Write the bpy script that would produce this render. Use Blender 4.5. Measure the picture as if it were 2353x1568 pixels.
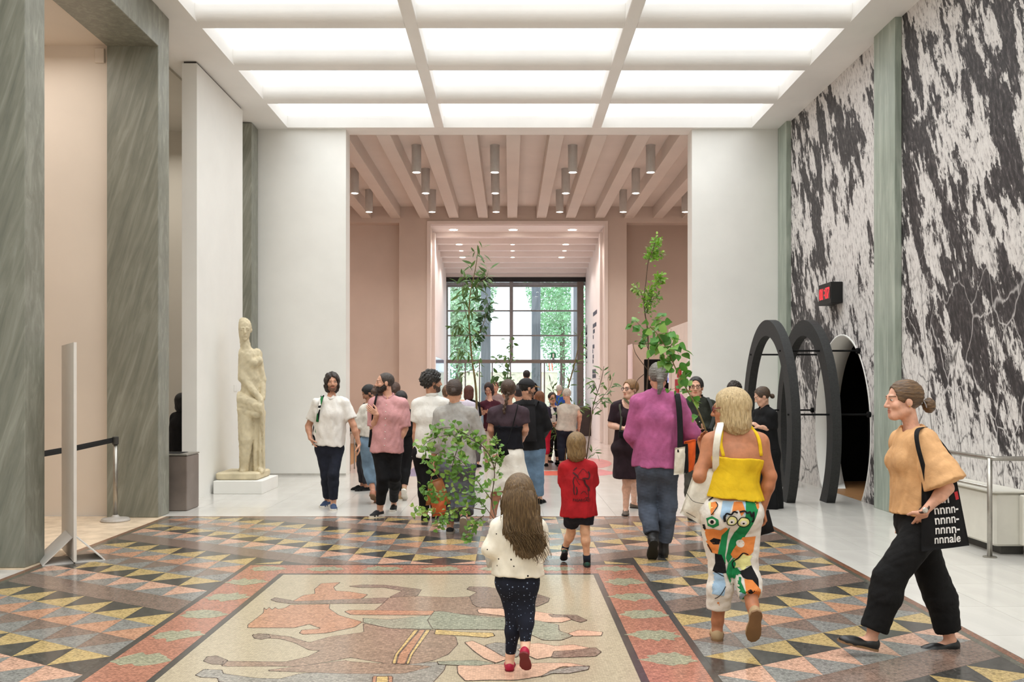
import bpy, math, random
import numpy as np
from mathutils import Vector
from mathutils.bvhtree import BVHTree
from mathutils.geometry import tessellate_polygon
random.seed(7); rng = np.random.default_rng(7)
for o in list(bpy.data.objects): bpy.data.objects.remove(o)
S = bpy.context.scene; COL = S.collection
# ---- camera calibration: focal length in px, eye level, vanishing point, eye height (frame 2353x1568)
FP, HZ, VX, CH = 2100., 888., 1172., 1.58
def W(x, y, D): return np.array([(x-VX)*D/FP, D, CH+(HZ-y)*D/FP])
def G(x, y):
    D = FP*CH/(y-HZ); return np.array([(x-VX)*D/FP, D, 0.])
cam = bpy.data.cameras.new('camera'); co = bpy.data.objects.new('camera', cam); COL.objects.link(co)
cam.sensor_width = 36; cam.lens = FP/2353*36; cam.shift_x = (1176.5-VX)/2353; cam.shift_y = (HZ-784)/2353
cam.clip_end = 300
co.location = (0, 0, CH); co.rotation_euler = (math.pi/2, 0, 0); S.camera = co
S.cycles.adaptive_threshold = .03; S.cycles.max_bounces = 6; S.cycles.glossy_bounces = 3; S.cycles.diffuse_bounces = 4; S.cycles.caustics_reflective = False; S.cycles.caustics_refractive = False
# ---- world: bright overcast sky, seen through the window
wd = bpy.data.worlds.new('sky'); S.world = wd; wd.use_nodes = True
bg = wd.node_tree.nodes['Background']; bg.inputs[0].default_value = (.80, .91, 1.0, 1); bg.inputs[1].default_value = 3.0
S.view_settings.view_transform = 'Standard'; S.view_settings.look = 'None'
S.view_settings.exposure = 0.11; S.view_settings.gamma = 1; S.view_settings.use_curve_mapping = False
PANEL_E, BAY_E, PEACH_E, SPOT_E, HALL_E, AMB_E = 1.10, 16.5, 45., 60., 112., 130.
def area(name, loc, sx, sy, e, col, rot=(0, 0, 0)):
    l = bpy.data.lights.new(name, 'AREA'); l.shape = 'RECTANGLE'; l.size = sx; l.size_y = sy; l.energy = e; l.color = col
    o = bpy.data.objects.new(name, l); o.location = loc; o.rotation_euler = rot; COL.objects.link(o); return o
def spot(name, loc, e, col, ang=120, r=.06):
    l = bpy.data.lights.new(name, 'SPOT'); l.energy = e; l.color = col; l.spot_size = math.radians(ang); l.spot_blend = .6; l.shadow_soft_size = r
    o = bpy.data.objects.new(name, l); o.location = loc; COL.objects.link(o); return o
area('recess_fill', (-6.3, 9.6, 5.6), 2.6, 2.2, PEACH_E, (1, .95, .89))  # added fill light, its source unseen, to warm the peach recess
area('side_room_lamp', (-6.3, 14.2, 5.7), 2.5, 3, 55., (1, .96, .9))
area('side_hall_fill', (-7.2, 20.6, 5.9), 2.5, 5, AMB_E, (1, .88, .80))  # unseen pair of fill lights added to brighten the second hall
area('side_hall_fill', (7.2, 20.6, 5.9), 2.5, 5, AMB_E, (1, .88, .80))
# ================= materials
def lin(c):
    if isinstance(c, str): c = tuple(int(c[i:i+2], 16) for i in (1, 3, 5))
    return tuple((v/255/12.92 if v/255 <= .04045 else ((v/255+.055)/1.055)**2.4) for v in c)+(1,)
class NT:
    def __init__(s, name):
        s.m = bpy.data.materials.new(name); s.m.use_nodes = True; s.t = s.m.node_tree; s.n = s.t.nodes
        s.b = s.n['Principled BSDF']; s.tc = s.n.new('ShaderNodeTexCoord')
    def N(s, typ, **kw):
        n = s.n.new('ShaderNode'+typ)
        for k, v in kw.items():
            if k in n.inputs.keys() if isinstance(k, str) else False: s.I(n, k, v)
            else: setattr(n, k, v)
        return n
    def I(s, n, k, v):
        if hasattr(v, 'is_output'): s.t.links.new(v, n.inputs[k])
        else: n.inputs[k].default_value = v
    def map(s, scale=(1, 1, 1), rot=(0, 0, 0), co='Object'):
        m = s.n.new('ShaderNodeMapping'); s.I(m, 'Vector', s.tc.outputs[co]); m.inputs['Scale'].default_value = scale; m.inputs['Rotation'].default_value = rot
        return m.outputs[0]
    def rmap(s, scale, rot):     # turn first, then stretch
        v = s.map((1, 1, 1), rot); m = s.n.new('ShaderNodeMapping'); s.I(m, 'Vector', v); m.inputs['Scale'].default_value = scale; return m.outputs[0]
    def noise(s, vec, sc=5, det=3, rough=.55, dist=0):
        n = s.n.new('ShaderNodeTexNoise'); s.I(n, 'Vector', vec)
        for k, v in (('Scale', sc), ('Detail', det), ('Roughness', rough), ('Distortion', dist)): n.inputs[k].default_value = v
        return n.outputs['Fac']
    def vor(s, vec, sc=5, feat='F1', rnd=1., out='Distance'):
        n = s.n.new('ShaderNodeTexVoronoi'); n.feature = feat; s.I(n, 'Vector', vec); n.inputs['Scale'].default_value = sc; n.inputs['Randomness'].default_value = rnd
        return n.outputs[out]
    def ramp(s, fac, stops, interp='LINEAR'):
        r = s.n.new('ShaderNodeValToRGB'); r.color_ramp.interpolation = interp; s.I(r, 0, fac)
        e = r.color_ramp.elements
        while len(e) < len(stops): e.new(.5)
        for k, (p, c) in enumerate(stops):
            e[k].position = p; e[k].color = c if isinstance(c, tuple) and len(c) == 4 else (lin(c) if isinstance(c, (str, tuple)) else (c, c, c, 1))
        return r.outputs[0]
    def mix(s, fac, a, b, mode='MIX'):
        n = s.n.new('ShaderNodeMix'); n.data_type = 'RGBA'; n.blend_type = mode
        s.I(n, 0, fac); s.I(n, 6, a if hasattr(a, 'is_output') else lin(a)); s.I(n, 7, b if hasattr(b, 'is_output') else lin(b)); return n.outputs[2]
    def math(s, op, a, b=0.):
        n = s.n.new('ShaderNodeMath'); n.operation = op; s.I(n, 0, a); s.I(n, 1, b); return n.outputs[0]
    def bump(s, h, st=.2, d=.01):
        n = s.n.new('ShaderNodeBump'); s.I(n, 'Height', h); n.inputs['Strength'].default_value = st; n.inputs['Distance'].default_value = d
        s.t.links.new(n.outputs[0], s.b.inputs['Normal'])
    def out(s, col=None, rough=.6, spec=.5, metal=0):
        if col is not None: s.I(s.b, 'Base Color', col if hasattr(col, 'is_output') else lin(col))
        s.I(s.b, 'Roughness', rough); s.b.inputs['Specular IOR Level'].default_value = spec; s.b.inputs['Metallic'].default_value = metal
        return s.m
def sh(c, f):
    if isinstance(c, str): c = tuple(int(c[i:i+2], 16) for i in (1, 3, 5))
    return tuple(min(255, v*f) for v in c)
def M(name, c, rough=.6, var=.10, sc=6, stretch=(1, 1, 1), bump=0, bsc=80, spec=.4, metal=0, c2=None):
    t = NT(name); v = t.map(stretch)
    n = t.noise(v, sc, 4)
    col = t.ramp(n, [(.3, sh(c, 1-var)), (.7, c2 or sh(c, 1+var*.6))])
    if bump: t.bump(t.noise(t.map((1, 1, 1)), bsc, 2), bump, .004)
    return t.out(col, rough, spec, metal)
_cl = {}
def cloth(c, var=.16, rough=.85):
    key = (c, var)
    if key not in _cl:
        t = NT('cloth'); n = t.noise(t.map(), 9, 5); w = t.noise(t.map(), 260, 1)
        col = t.ramp(n, [(.25, sh(c, 1-var)), (.75, sh(c, 1+var*.5))])
        wr = t.noise(t.map((1, 1, .8), (.5, .3, .4)), 7.5, 3, .5, .7)
        t.bump(t.math('ADD', t.math('MULTIPLY', w, .06), t.math('ADD', t.math('MULTIPLY', wr, 1.1), t.math('MULTIPLY', t.noise(t.map(), 24, 3, .6), .3))), .55, .02)
        _cl[key] = t.out(col, rough, .2)
    return _cl[key]
def emis(name, c, e):
    t = NT(name); t.out(c, .5); t.I(t.b, 'Emission Color', lin(c)); t.b.inputs['Emission Strength'].default_value = e; return t.m
# ================= mesh building
WL = {}
def tag(o, label=None, cat=None, group=None, kind=None):
    for k, v in (('label', label), ('category', cat), ('group', group), ('kind', kind)):
        if v: o[k] = v
    return o
def wl(p): return WL.get(p.name, np.zeros(3)) if p else np.zeros(3)
def mkmesh(name, v, f, mats, smooth=False, mi=None):
    me = bpy.data.meshes.new(name)
    v = np.asarray(v, float)
    if isinstance(f, np.ndarray):
        nf, k = f.shape
        me.vertices.add(len(v)); me.vertices.foreach_set('co', v.ravel().astype(np.float32))
        me.loops.add(nf*k); me.loops.foreach_set('vertex_index', f.ravel().astype(np.int32))
        me.polygons.add(nf); me.polygons.foreach_set('loop_start', np.arange(0, nf*k, k, dtype=np.int32))
        me.update(calc_edges=True)
    else: me.from_pydata([tuple(p) for p in v], [], f); me.update()
    for m in (mats if isinstance(mats, (list, tuple)) else [mats]): me.materials.append(m)
    if mi is not None: me.polygons.foreach_set('material_index', np.asarray(mi, np.int32))
    if smooth: me.polygons.foreach_set('use_smooth', np.ones(len(me.polygons), bool))
    return me
def link(name, me, parent=None, loc=None):
    o = bpy.data.objects.new(name, me); COL.objects.link(o)
    if parent: o.parent = parent
    if loc is not None: o.location = loc
    WL[o.name] = wl(parent)+(np.array(loc) if loc is not None else 0)
    return o
def empty(name, loc):
    o = bpy.data.objects.new(name, None); COL.objects.link(o); o.location = loc; o.empty_display_size = .1
    WL[o.name] = np.array(loc, float); return o
def thing(name, label, cat, loc, group=None): return tag(empty(name, loc), label, cat, group)
def unit(v): v = np.asarray(v, float); return v/(np.linalg.norm(v)+1e-9)
class MB:
    def __init__(s): s.v = []; s.f = []
    def add(s, v, f):
        b = len(s.v); s.v += [tuple(p) for p in v]; s.f += [tuple(i+b for i in q) for q in f]; return s
    def box(s, x0, x1, y0, y1, z0, z1):
        v = [(x, y, z) for x in (x0, x1) for y in (y0, y1) for z in (z0, z1)]
        return s.add(v, [(0, 1, 3, 2), (4, 6, 7, 5), (0, 4, 5, 1), (2, 3, 7, 6), (0, 2, 6, 4), (1, 5, 7, 3)])
    def obox(s, c, R, h):
        c = np.asarray(c); v = [c+R@(np.array([x, y, z])*h) for x in (-1, 1) for y in (-1, 1) for z in (-1, 1)]
        return s.add(v, [(0, 1, 3, 2), (4, 6, 7, 5), (0, 4, 5, 1), (2, 3, 7, 6), (0, 2, 6, 4), (1, 5, 7, 3)])
    def rbox(s, x0, x1, y0, y1, z0, z1, r=.01):     # box with chamfered edges
        v = []; f = []
        for z, i in ((z0, r), (z0+r, 0), (z1-r, 0), (z1, r)):
            a, b, c, d = x0+i, x1-i, y0+i, y1-i; q = r
            v += [(a+q, c, z), (b-q, c, z), (b, c+q, z), (b, d-q, z), (b-q, d, z), (a+q, d, z), (a, d-q, z), (a, c+q, z)]
        for k in range(3):
            for j in range(8): f.append((k*8+j, k*8+(j+1) % 8, k*8+8+(j+1) % 8, k*8+8+j))
        f += [tuple(range(7, -1, -1)), tuple(range(24, 32))]
        return s.add(v, f)
    def tube(s, pts, r, n=8, flat=None, side=None):
        P = np.asarray(pts, float); m = len(P); T = np.gradient(P, axis=0); T /= np.linalg.norm(T, axis=1)[:, None]+1e-9
        ref = np.asarray(side, float) if side is not None else (np.array([0, 0, 1.]) if abs(T[0][2]) < .9 else np.array([1., 0, 0]))
        v = []; f = []
        for i in range(m):
            a = ref-T[i]*np.dot(ref, T[i])
            if np.linalg.norm(a) < .05: a = np.array([.7, .7, .1])-T[i]*np.dot([.7, .7, .1], T[i])
            a = unit(a); b = np.cross(T[i], a)
            if side is None: ref = a
            ri = r[i] if hasattr(r, '__len__') else r; ru, rv = (ri, ri) if flat is None else (ri, ri*flat)
            for k in range(n):
                th = 2*math.pi*k/n; v.append(P[i]+a*ru*math.cos(th)+b*rv*math.sin(th))
        for i in range(m-1):
            for k in range(n): f.append((i*n+k, i*n+(k+1) % n, (i+1)*n+(k+1) % n, (i+1)*n+k))
        f += [tuple(range(n-1, -1, -1)), tuple((m-1)*n+k for k in range(n))]
        return s.add(v, f)
    def lathe(s, prof, c, n=24):
        v = []; f = []
        for r, z in prof:
            for k in range(n): v.append((c[0]+r*math.cos(2*math.pi*k/n), c[1]+r*math.sin(2*math.pi*k/n), c[2]+z))
        for i in range(len(prof)-1):
            for k in range(n): f.append((i*n+k, i*n+(k+1) % n, (i+1)*n+(k+1) % n, (i+1)*n+k))
        f += [tuple(range(n-1, -1, -1)), tuple((len(prof)-1)*n+k for k in range(n))]
        return s.add(v, f)
    def prism(s, poly, vec, tri=True):   # poly: list of 3d points (any orientation) extruded by vec
        n = len(poly); vec = np.asarray(vec, float); P = [np.asarray(p, float) for p in poly]
        b = [p+vec for p in P]
        T = tessellate_polygon([[Vector(p) for p in P]]) if tri else [tuple(range(n))]
        f = [tuple(t) for t in T]+[tuple(i+n for i in reversed(t)) for t in T]
        f += [(i, (i+1) % n, (i+1) % n+n, i+n) for i in range(n)]
        return s.add(P+b, f)
    def sphere(s, c, r, n=10):
        r = np.asarray(r if hasattr(r, '__len__') else (r, r, r)); v = []; f = []; m = n//2+1
        for i in range(m+1):
            for k in range(n):
                a = math.pi*i/m; b = 2*math.pi*k/n; v.append(np.asarray(c)+r*np.array([math.sin(a)*math.cos(b), math.sin(a)*math.sin(b), math.cos(a)]))
        for i in range(m):
            for k in range(n): f.append((i*n+k, (i+1)*n+k, (i+1)*n+(k+1) % n, i*n+(k+1) % n))
        return s.add(v, f)
    def build(s, name, mat, parent=None, smooth=False, loc=None):
        base = wl(parent)+(np.array(loc) if loc is not None else 0)
        return link(name, mkmesh(name, np.array(s.v)-base, s.f, mat, smooth), parent, loc)
def smoothline(pts, n=6):
    P = np.asarray(pts, float); P = np.vstack([2*P[0]-P[1], P, 2*P[-1]-P[-2]]); o = []
    for i in range(1, len(P)-2):
        for k in range(n):
            t = k/n; p0, p1, p2, p3 = P[i-1:i+3]
            o.append(.5*((2*p1)+(-p0+p2)*t+(2*p0-5*p1+4*p2-p3)*t*t+(-p0+3*p1-3*p2+p3)*t**3))
    o.append(P[-2]); return np.array(o)
def struct(name, mb, mat, smooth=False, parent=None):
    o = mb.build(name, mat, parent, smooth)
    if parent is None: o['kind'] = 'structure'
    return o
def text_mesh(txt, size=1., extrude=0.):
    cu = bpy.data.curves.new('lettering', 'FONT'); cu.body = txt; cu.size = size; cu.extrude = extrude; cu.align_x = 'CENTER'; cu.offset = size*.018
    o = bpy.data.objects.new('lettering', cu); COL.objects.link(o)
    dg = bpy.context.evaluated_depsgraph_get(); me = o.evaluated_get(dg).to_mesh()
    v = np.array([x.co[:] for x in me.vertices]); f = [tuple(p.vertices) for p in me.polygons]
    o.evaluated_get(dg).to_mesh_clear(); bpy.data.objects.remove(o); bpy.data.curves.remove(cu)
    return v, f
# ================= setting materials
white = M('white_plaster', (238, 236, 230), .7, .02, 1.2, bump=.03, bsc=30)
ceil_m = M('ceiling_plaster', (244, 241, 236), .75, .02, 1.2)
peach = M('peach_plaster', (232, 220, 207), .75, .02, 1)
pinkw = M('pink_beige_plaster', (218, 203, 193), .8, .025, 1)
pinkl = M('pale_pink_plaster', (240, 229, 224), .75, .02, 1)
grayw = M('warm_grey_plaster', (196, 190, 178), .8, .02, 1)
black = M('black_matt', (10, 10, 10), .8, .05, 5, spec=.2)
def marble(name, a, b, rot, tint):
    t = NT(name); v = t.rmap((9, 9, .8), rot)
    n = t.noise(v, 1.3, 8, .62, .8); n2 = t.noise(t.map((1, 1, 1)), 1.1, 4); n3 = t.noise(t.rmap((22, 22, 2.2), rot), 2.2, 3, .6)
    c = t.mix(t.math('MULTIPLY', n3, .5), t.ramp(n, [(.28, a), (.5, tint), (.72, b)]), b)
    c = t.mix(t.ramp(n2, [(.3, 0.), (.75, .45)]), c, sh(tint, .72))
    return t.out(c, t.math('ADD', t.math('MULTIPLY', n, .2), .28), .4)
green_dk = marble('green_marble', (98, 101, 91), (168, 168, 156), (.0, -.30, 0), (129, 130, 117))
green_lt = marble('pale_green_marble', (118, 130, 117), (196, 203, 190), (0, .02, 0), (152, 163, 149))
def floor_marble(name, c):
    t = NT(name); n = t.noise(t.map((1, .35, 1), co='Object'), 2.2, 7, .6, .6)
    gi = t.n.new('ShaderNodeObjectInfo')
    col = t.ramp(n, [(.3, sh(c, .93)), (.62, c)]); col = t.mix(t.math('MULTIPLY', gi.outputs['Random'], .10), col, (190, 186, 178))
    return t.out(col, .14, .5)
slab_m = floor_marble('white_floor_marble', (212, 208, 200))
hallf = floor_marble('pink_white_floor', (222, 208, 202))
woodf = M('wood_floor', (170, 125, 82), .4, .2, 4, (1, 8, 1))
def tess(name, c, lo=.80, hi=1.16, sc=70):
    t = NT(name); v = t.map((1, 1.5, 1))
    cl = t.vor(v, sc, rnd=.5, out='Color'); bw = t.n.new('ShaderNodeRGBToBW'); t.I(bw, 0, cl)
    big = t.noise(v, 5, 3)
    f = t.math('ADD', t.math('MULTIPLY', bw.outputs[0], .75), t.math('MULTIPLY', big, .25))
    col = t.ramp(f, [(.2, sh(c, lo)), (.5, c), (.85, sh(c, hi))])
    e = t.vor(v, sc, 'DISTANCE_TO_EDGE', .5)
    col = t.mix(t.ramp(e, [(0., 1.), (.06, 0.)]), col, sh(c, .78))
    return t.out(col, .16, .5)
TC = {'Y': tess('yellow_tessera', (180, 155, 104)), 'K': tess('black_tessera', (66, 64, 60), .8, 1.4), 'O': tess('orange_tessera', (182, 136, 108)),
      'G': tess('grey_tessera', (130, 128, 123)), 'B': tess('brown_tessera', (122, 103, 92)), 'P': tess('pink_tessera', (196, 154, 130))}
red_t = tess('terracotta_tessera', (164, 112, 92)); cream_t = tess('cream_tessera', (174, 160, 135), .92, 1.06); leaf_t = tess('grey_green_tessera', (150, 147, 122))
FIG = {'terra': tess('figure_terracotta', (174, 128, 101)), 'brown': tess('figure_brown', (146, 122, 104), .82, 1.18), 'grey': tess('figure_grey', (142, 136, 126)), 'peach': tess('figure_peach', (208, 168, 142), .88, 1.08),
       'green': tess('figure_green', (146, 146, 126)), 'yellow': tess('figure_yellow', (192, 164, 110)), 'dark': tess('figure_dark', (132, 114, 100), .82, 1.15)}
# ================= floor
fl = struct('floor', MB().box(-8.2, 8.2, -5, 31.3, -.3, -.008), M('floor_base', (200, 194, 186), .4))
XC, CW, SS = -.6, .2892, .343
MX0, MX1, MD = XC-12*CW-.1, XC+12*CW+.1, 11.1
D0 = 6.371+2.058*4
def clipD(poly, lo, hi):
    for sgn, lim in ((1, lo), (-1, -hi)):
        out = []
        for i in range(len(poly)):
            p, q = poly[i], poly[(i+1) % len(poly)]; a, b = sgn*p[1]-lim, sgn*q[1]-lim
            if a >= 0: out.append(p)
            if a*b < 0: t = a/(a-b); out.append((p[0]+(q[0]-p[0])*t, p[1]+(q[1]-p[1])*t))
        poly = out
        if len(poly) < 3: return []
    return poly
SEQ = [('Y', 'K'), ('O', 'G'), ('B', 'B'), ('K', 'Y'), ('G', 'O'), ('B', 'G')]
PSEQ = [('Y', 'K'), ('P', 'G'), ('B', 'B'), ('K', 'Y'), ('G', 'O'), ('B', 'G')]
tris = []
for side in (-1, 1):
    for b in range(12):
        xo, xi = XC+side*(b+1)*CW, XC+side*b*CW
        for j in range(-2, 60):
            Oj = D0-SS*j+(b+1)*SS/2; Ij = Oj-SS/2
            if Oj < 2.0 or Ij-SS > 11.2: continue
            lim = 8.12 if b < 6 else 2.0
            for tri, ci in (([(xo, Oj), (xi, Ij), (xo, Oj-SS)], 0), ([(xi, Ij), (xi, Ij-SS), (xo, Oj-SS)], 1)):
                p = clipD(tri, lim, MD-.06)
                if len(p) < 3: continue
                ar = abs(sum(p[i][0]*p[(i+1) % len(p)][1]-p[(i+1) % len(p)][0]*p[i][1] for i in range(len(p))))/2
                if ar < .001: continue
                cx = sum(q[0] for q in p)/len(p); cy = sum(q[1] for q in p)/len(p)
                px = VX+cx*FP/cy; py = HZ+CH*FP/cy
                tris.append((p, PSEQ[j % 6][ci], side, ci, cx, cy, -30 < px < 2383 and py < 1590, len(p) == 3 and p == tri))
tris.sort(key=lambda t: t[5])
def inset(p, cx, cy, d=.0009):
    return [(x-(x-cx)*d/ (math.hypot(x-cx, y-cy)+1e-6)*1.6, y-(y-cy)*d/(math.hypot(x-cx, y-cy)+1e-6)*1.6) for x, y in p]
_tm = {}; nind = 0; rest = {}
for p, c, side, ci, cx, cy, vis, full in tris:
    q = inset(p, cx, cy)
    if vis and nind < 300:
        nind += 1; key = (c, side, ci) if full else None
        if key is None or key not in _tm:
            mb = MB().prism([(x-cx, y-cy, -.007) for x, y in q], (0, 0, .007)); me = mkmesh('mosaic_tile', mb.v, mb.f, TC[c])
            if key: _tm[key] = me
        else: me = _tm[key]
        link('mosaic_tile', me, fl, (cx, cy, 0))
    else: rest.setdefault(c, MB()).prism([(x, y, -.007) for x, y in q], (0, 0, .007))
mb = MB(); mats = []; mi = []
for k, (c, m) in enumerate(rest.items()):
    mb.add(m.v, m.f); mats.append(TC[c]); mi += [k]*len(m.f)
o = link('far_mosaic_tiles', mkmesh('far_mosaic_tiles', mb.v, mb.f, mats, mi=mi), fl); o['kind'] = 'stuff'
def slab(name, x0, x1, y0, y1, mat, z=0.): return MB().box(x0, x1, y0, y1, -.0075, z).build(name, mat, fl)
brown_b = tess('border_brown', (128, 88, 68)); dgreen_b = tess('border_green', (92, 90, 78)); dark_b = tess('border_dark', (74, 70, 66))
for s0 in (-1, 1):
    for a, b, m in ((12*CW, 12*CW+.045, dgreen_b), (12*CW+.046, 12*CW+.1, brown_b)):
        xs = sorted((XC+s0*a, XC+s0*b)); slab('border_strip', xs[0], xs[1], 2.0, MD, m)
slab('border_strip', XC-12*CW, XC+12*CW, MD-.059, MD, brown_b)
FH, PH, FD, PD = 6*CW, 1.30, 8.12, 7.66
for s0 in (-1, 1):
    for a, b, n, m, d in ((FH, FH-.045, 'border_strip', dark_b, FD), (FH-.046, PH+.046, 'mosaic_frame', red_t, FD-.05), (PH+.045, PH, 'border_strip', dark_b, PD+.05)):
        xs = sorted((XC+s0*a, XC+s0*b)); slab(n, xs[0], xs[1], 2.0, d, m)
slab('border_strip', XC-FH+.046, XC+FH-.046, FD-.049, FD, dark_b)
slab('mosaic_frame', XC-PH-.045, XC+PH+.045, PD+.051, FD-.05, red_t)
slab('border_strip', XC-PH+.001, XC+PH-.001, PD+.001, PD+.05, dark_b)
slab('mosaic_panel', XC-PH+.001, XC+PH-.001, 2.0, PD, cream_t)
LP = [(-.19, .005), (-.13, .03), (-.12, .05), (-.07, .05), (-.04, .072), (.02, .062), (.07, .075), (.11, .05), (.15, .04), (.145, .015), (.17, -.015), (.125, -.03), (.10, -.055), (.04, -.05), (0, -.068), (-.05, -.055), (-.09, -.05), (-.12, -.028)]
leafbits = [(XC+s0*1.52, 7.37-.525*k, s0) for s0 in (-1, 1) for k in range(5)]+[(XC-1.5+.5*k, 7.9, 1 if k % 2 else -1) for k in range(7)]
for x, y, s0 in leafbits:
    sy = 1.25 if y < 7.6 else 1.
    lp = smoothline([(a*(1+.12*random.uniform(-1, 1)), 1.35*b*(1+.25*random.uniform(-1, 1)), 0) for a, b in LP+LP[:1]], 3)[:-1]
    MB().prism([(x+a*s0*.95, y+b*1.05*sy, 0) for a, b, _ in lp], (0, 0, .001)).build('leaf_inlay', leaf_t, fl)
A0, A1 = (350, 1260), (950, 1260)
FIGS = [(A0, 'brown', [(1480, 440), (1560, 375), (1600, 335), (1790, 325), (2000, 335), (2150, 328), (2353, 330), (2560, 420), (2450, 470), (2200, 455), (1920, 430)]),
 (A0, 'brown', [(1425, 510), (1610, 545), (1780, 550), (1900, 555), (2050, 600), (2065, 650), (2000, 720), (1900, 760), (1750, 790), (1600, 785), (1340, 740), (1290, 750), (1000, 800), (470, 800), (480, 765), (900, 770), (1050, 735), (1130, 695), (1060, 690), (960, 640), (870, 615), (790, 610), (690, 605), (680, 585), (760, 580), (930, 600), (1060, 640), (1200, 600), (1430, 570)]),
 (A0, 'dark', [(345, 765), (370, 735), (430, 728), (510, 760), (480, 790), (400, 785)]),
 (A0, 'dark', [(675, 590), (720, 578), (785, 585), (800, 605), (740, 618), (690, 612)]),
 (A0, 'grey', [(290, 860), (350, 820), (470, 825), (480, 850), (700, 880), (860, 885), (1000, 850), (1300, 830), (1600, 800), (1900, 770), (1985, 790), (1970, 830), (1850, 960), (1300, 960), (450, 906), (440, 880), (330, 875)]),
 (A0, 'brown', [(750, 830), (1300, 760), (1350, 770), (1900, 800), (1700, 850), (1300, 850)]),
 (A0, 'terra', [(940, 366), (1020, 320), (1100, 310), (1095, 280), (1140, 240), (1270, 232), (1225, 265), (1240, 290), (1330, 295), (1455, 315), (1430, 335), (1400, 345)]),
 (A0, 'terra', [(930, 385), (1200, 380), (1195, 410), (1260, 455), (1420, 500), (1370, 535), (1180, 575), (1020, 585), (995, 575), (1010, 555), (1140, 545), (1060, 515), (960, 540), (645, 540), (645, 520), (750, 440), (755, 405), (770, 418), (790, 402), (810, 418), (830, 402), (850, 415), (900, 405)]),
 (A0, 'dark', [(800, 350), (830, 335), (930, 352), (960, 362), (1600, 335), (1560, 375), (940, 378), (840, 365)]),
 (A0, 'dark', [(1330, 258), (1420, 248), (1570, 250), (1820, 280), (1790, 325), (1600, 335), (1690, 290), (1570, 268), (1400, 268)]),
 (A0, 'terra', [(1300, 430), (1330, 420), (1900, 425), (1920, 440), (1890, 455), (1340, 452)]),
 (A0, 'green', [(1425, 475), (1600, 485), (1880, 455), (1930, 430), (2010, 440), (2353, 475), (2353, 555), (1900, 550), (1610, 545), (1425, 505)]),
 (A0, 'yellow', [(1620, 780), (1640, 720), (1770, 555), (1800, 555), (1660, 720), (1645, 785)]),
 (A0, 'terra', [(1650, 783), (1668, 720), (1808, 555), (1845, 555), (1735, 720), (1708, 785)]),
 (A0, 'yellow', [(1715, 785), (1740, 720), (1850, 555), (1880, 555), (1760, 720), (1735, 785)]),
 (A0, 'yellow', [(1905, 585), (1915, 552), (2100, 570), (2300, 575), (2315, 595), (2260, 608), (2100, 595)]),
 (A0, 'terra', [(1480, 960), (1490, 868), (1625, 868), (1620, 960)]), (A0, 'yellow', [(1508, 960), (1515, 870), (1595, 870), (1595, 960)]),
 (A1, 'dark', [(360, 280), (380, 262), (500, 265), (600, 280), (830, 310), (920, 340), (910, 365), (830, 400), (600, 410), (430, 400), (400, 380), (380, 330), (430, 300)]),
 (A1, 'peach', [(430, 420), (460, 410), (600, 410), (640, 430), (830, 430), (950, 450), (1040, 462), (1070, 485), (1000, 505), (820, 500), (600, 460), (440, 440)]),
 (A1, 'dark', [(910, 450), (1100, 455), (1175, 490), (1130, 505), (1080, 490), (1040, 470), (940, 470)]),
 (A1, 'green', [(95, 490), (140, 430), (200, 430), (480, 475), (720, 470), (980, 520), (985, 560), (1080, 595), (1000, 625), (880, 625), (800, 590), (720, 555), (130, 550)]),
 (A1, 'peach', [(1045, 580), (1120, 555), (1280, 570), (1270, 595), (1080, 598)]),
 (A1, 'grey', [(480, 660), (560, 640), (760, 660), (700, 740), (600, 735)]),
 (A1, 'peach', [(345, 640), (400, 630), (470, 660), (560, 710), (640, 750), (560, 780), (480, 750), (410, 700)]),
 (A1, 'peach', [(780, 650), (850, 645), (960, 665), (1080, 655), (1200, 680), (950, 735), (830, 755), (700, 690)]),
 (A1, 'dark', [(950, 700), (1060, 695), (1230, 675), (1270, 705), (1230, 735), (930, 745)]),
 (A1, 'peach', [(295, 800), (400, 785), (620, 790), (850, 780), (1060, 780), (1190, 805), (1000, 805), (860, 870), (700, 895), (500, 895), (350, 900), (300, 850)]),
 (A1, 'grey', [(860, 875), (930, 830), (1100, 800), (1190, 800), (1180, 825), (1050, 850), (940, 850)]),
 (A1, 'green', [(160, 770), (420, 760), (560, 785), (430, 800), (170, 790)])]
outl = tess('figure_outline', (106, 90, 80))
for k, (org, m, pts) in enumerate(FIGS):
    q = [np.array(p, float) for p in pts]; q = [(q[i-1]*.0+q[i]*.72+(q[i]+(q[j]-q[i])*w)*.28) if 0 else q[i]+(q[j]-q[i])*w for i in range(len(q)) for j, w in ((i-1, .20), (i-1, .07), ((i+1) % len(q), .07), ((i+1) % len(q), .20))]
    g = [G(org[0]+x/2.941, org[1]+y/2.941)+np.array([0, 0, .0003+.00008*k]) for x, y in q]
    MB().prism(g, (0, 0, .0004)).build('figure_inlay', FIG[m], fl)
    ol = MB()
    for a, b in zip(g, g[1:]+g[:1]):
        if np.linalg.norm(b-a) < 1e-4: continue
        d = unit(b-a); n = np.array([-d[1], d[0], 0])*.0028; z = np.array([0, 0, .00042])
        ol.prism([a-n+z-d*.003, b-n+z+d*.003, b+n+z+d*.003, a+n+z-d*.003], (0, 0, .0001))
    ol.build('figure_outline', outl, fl)
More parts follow.
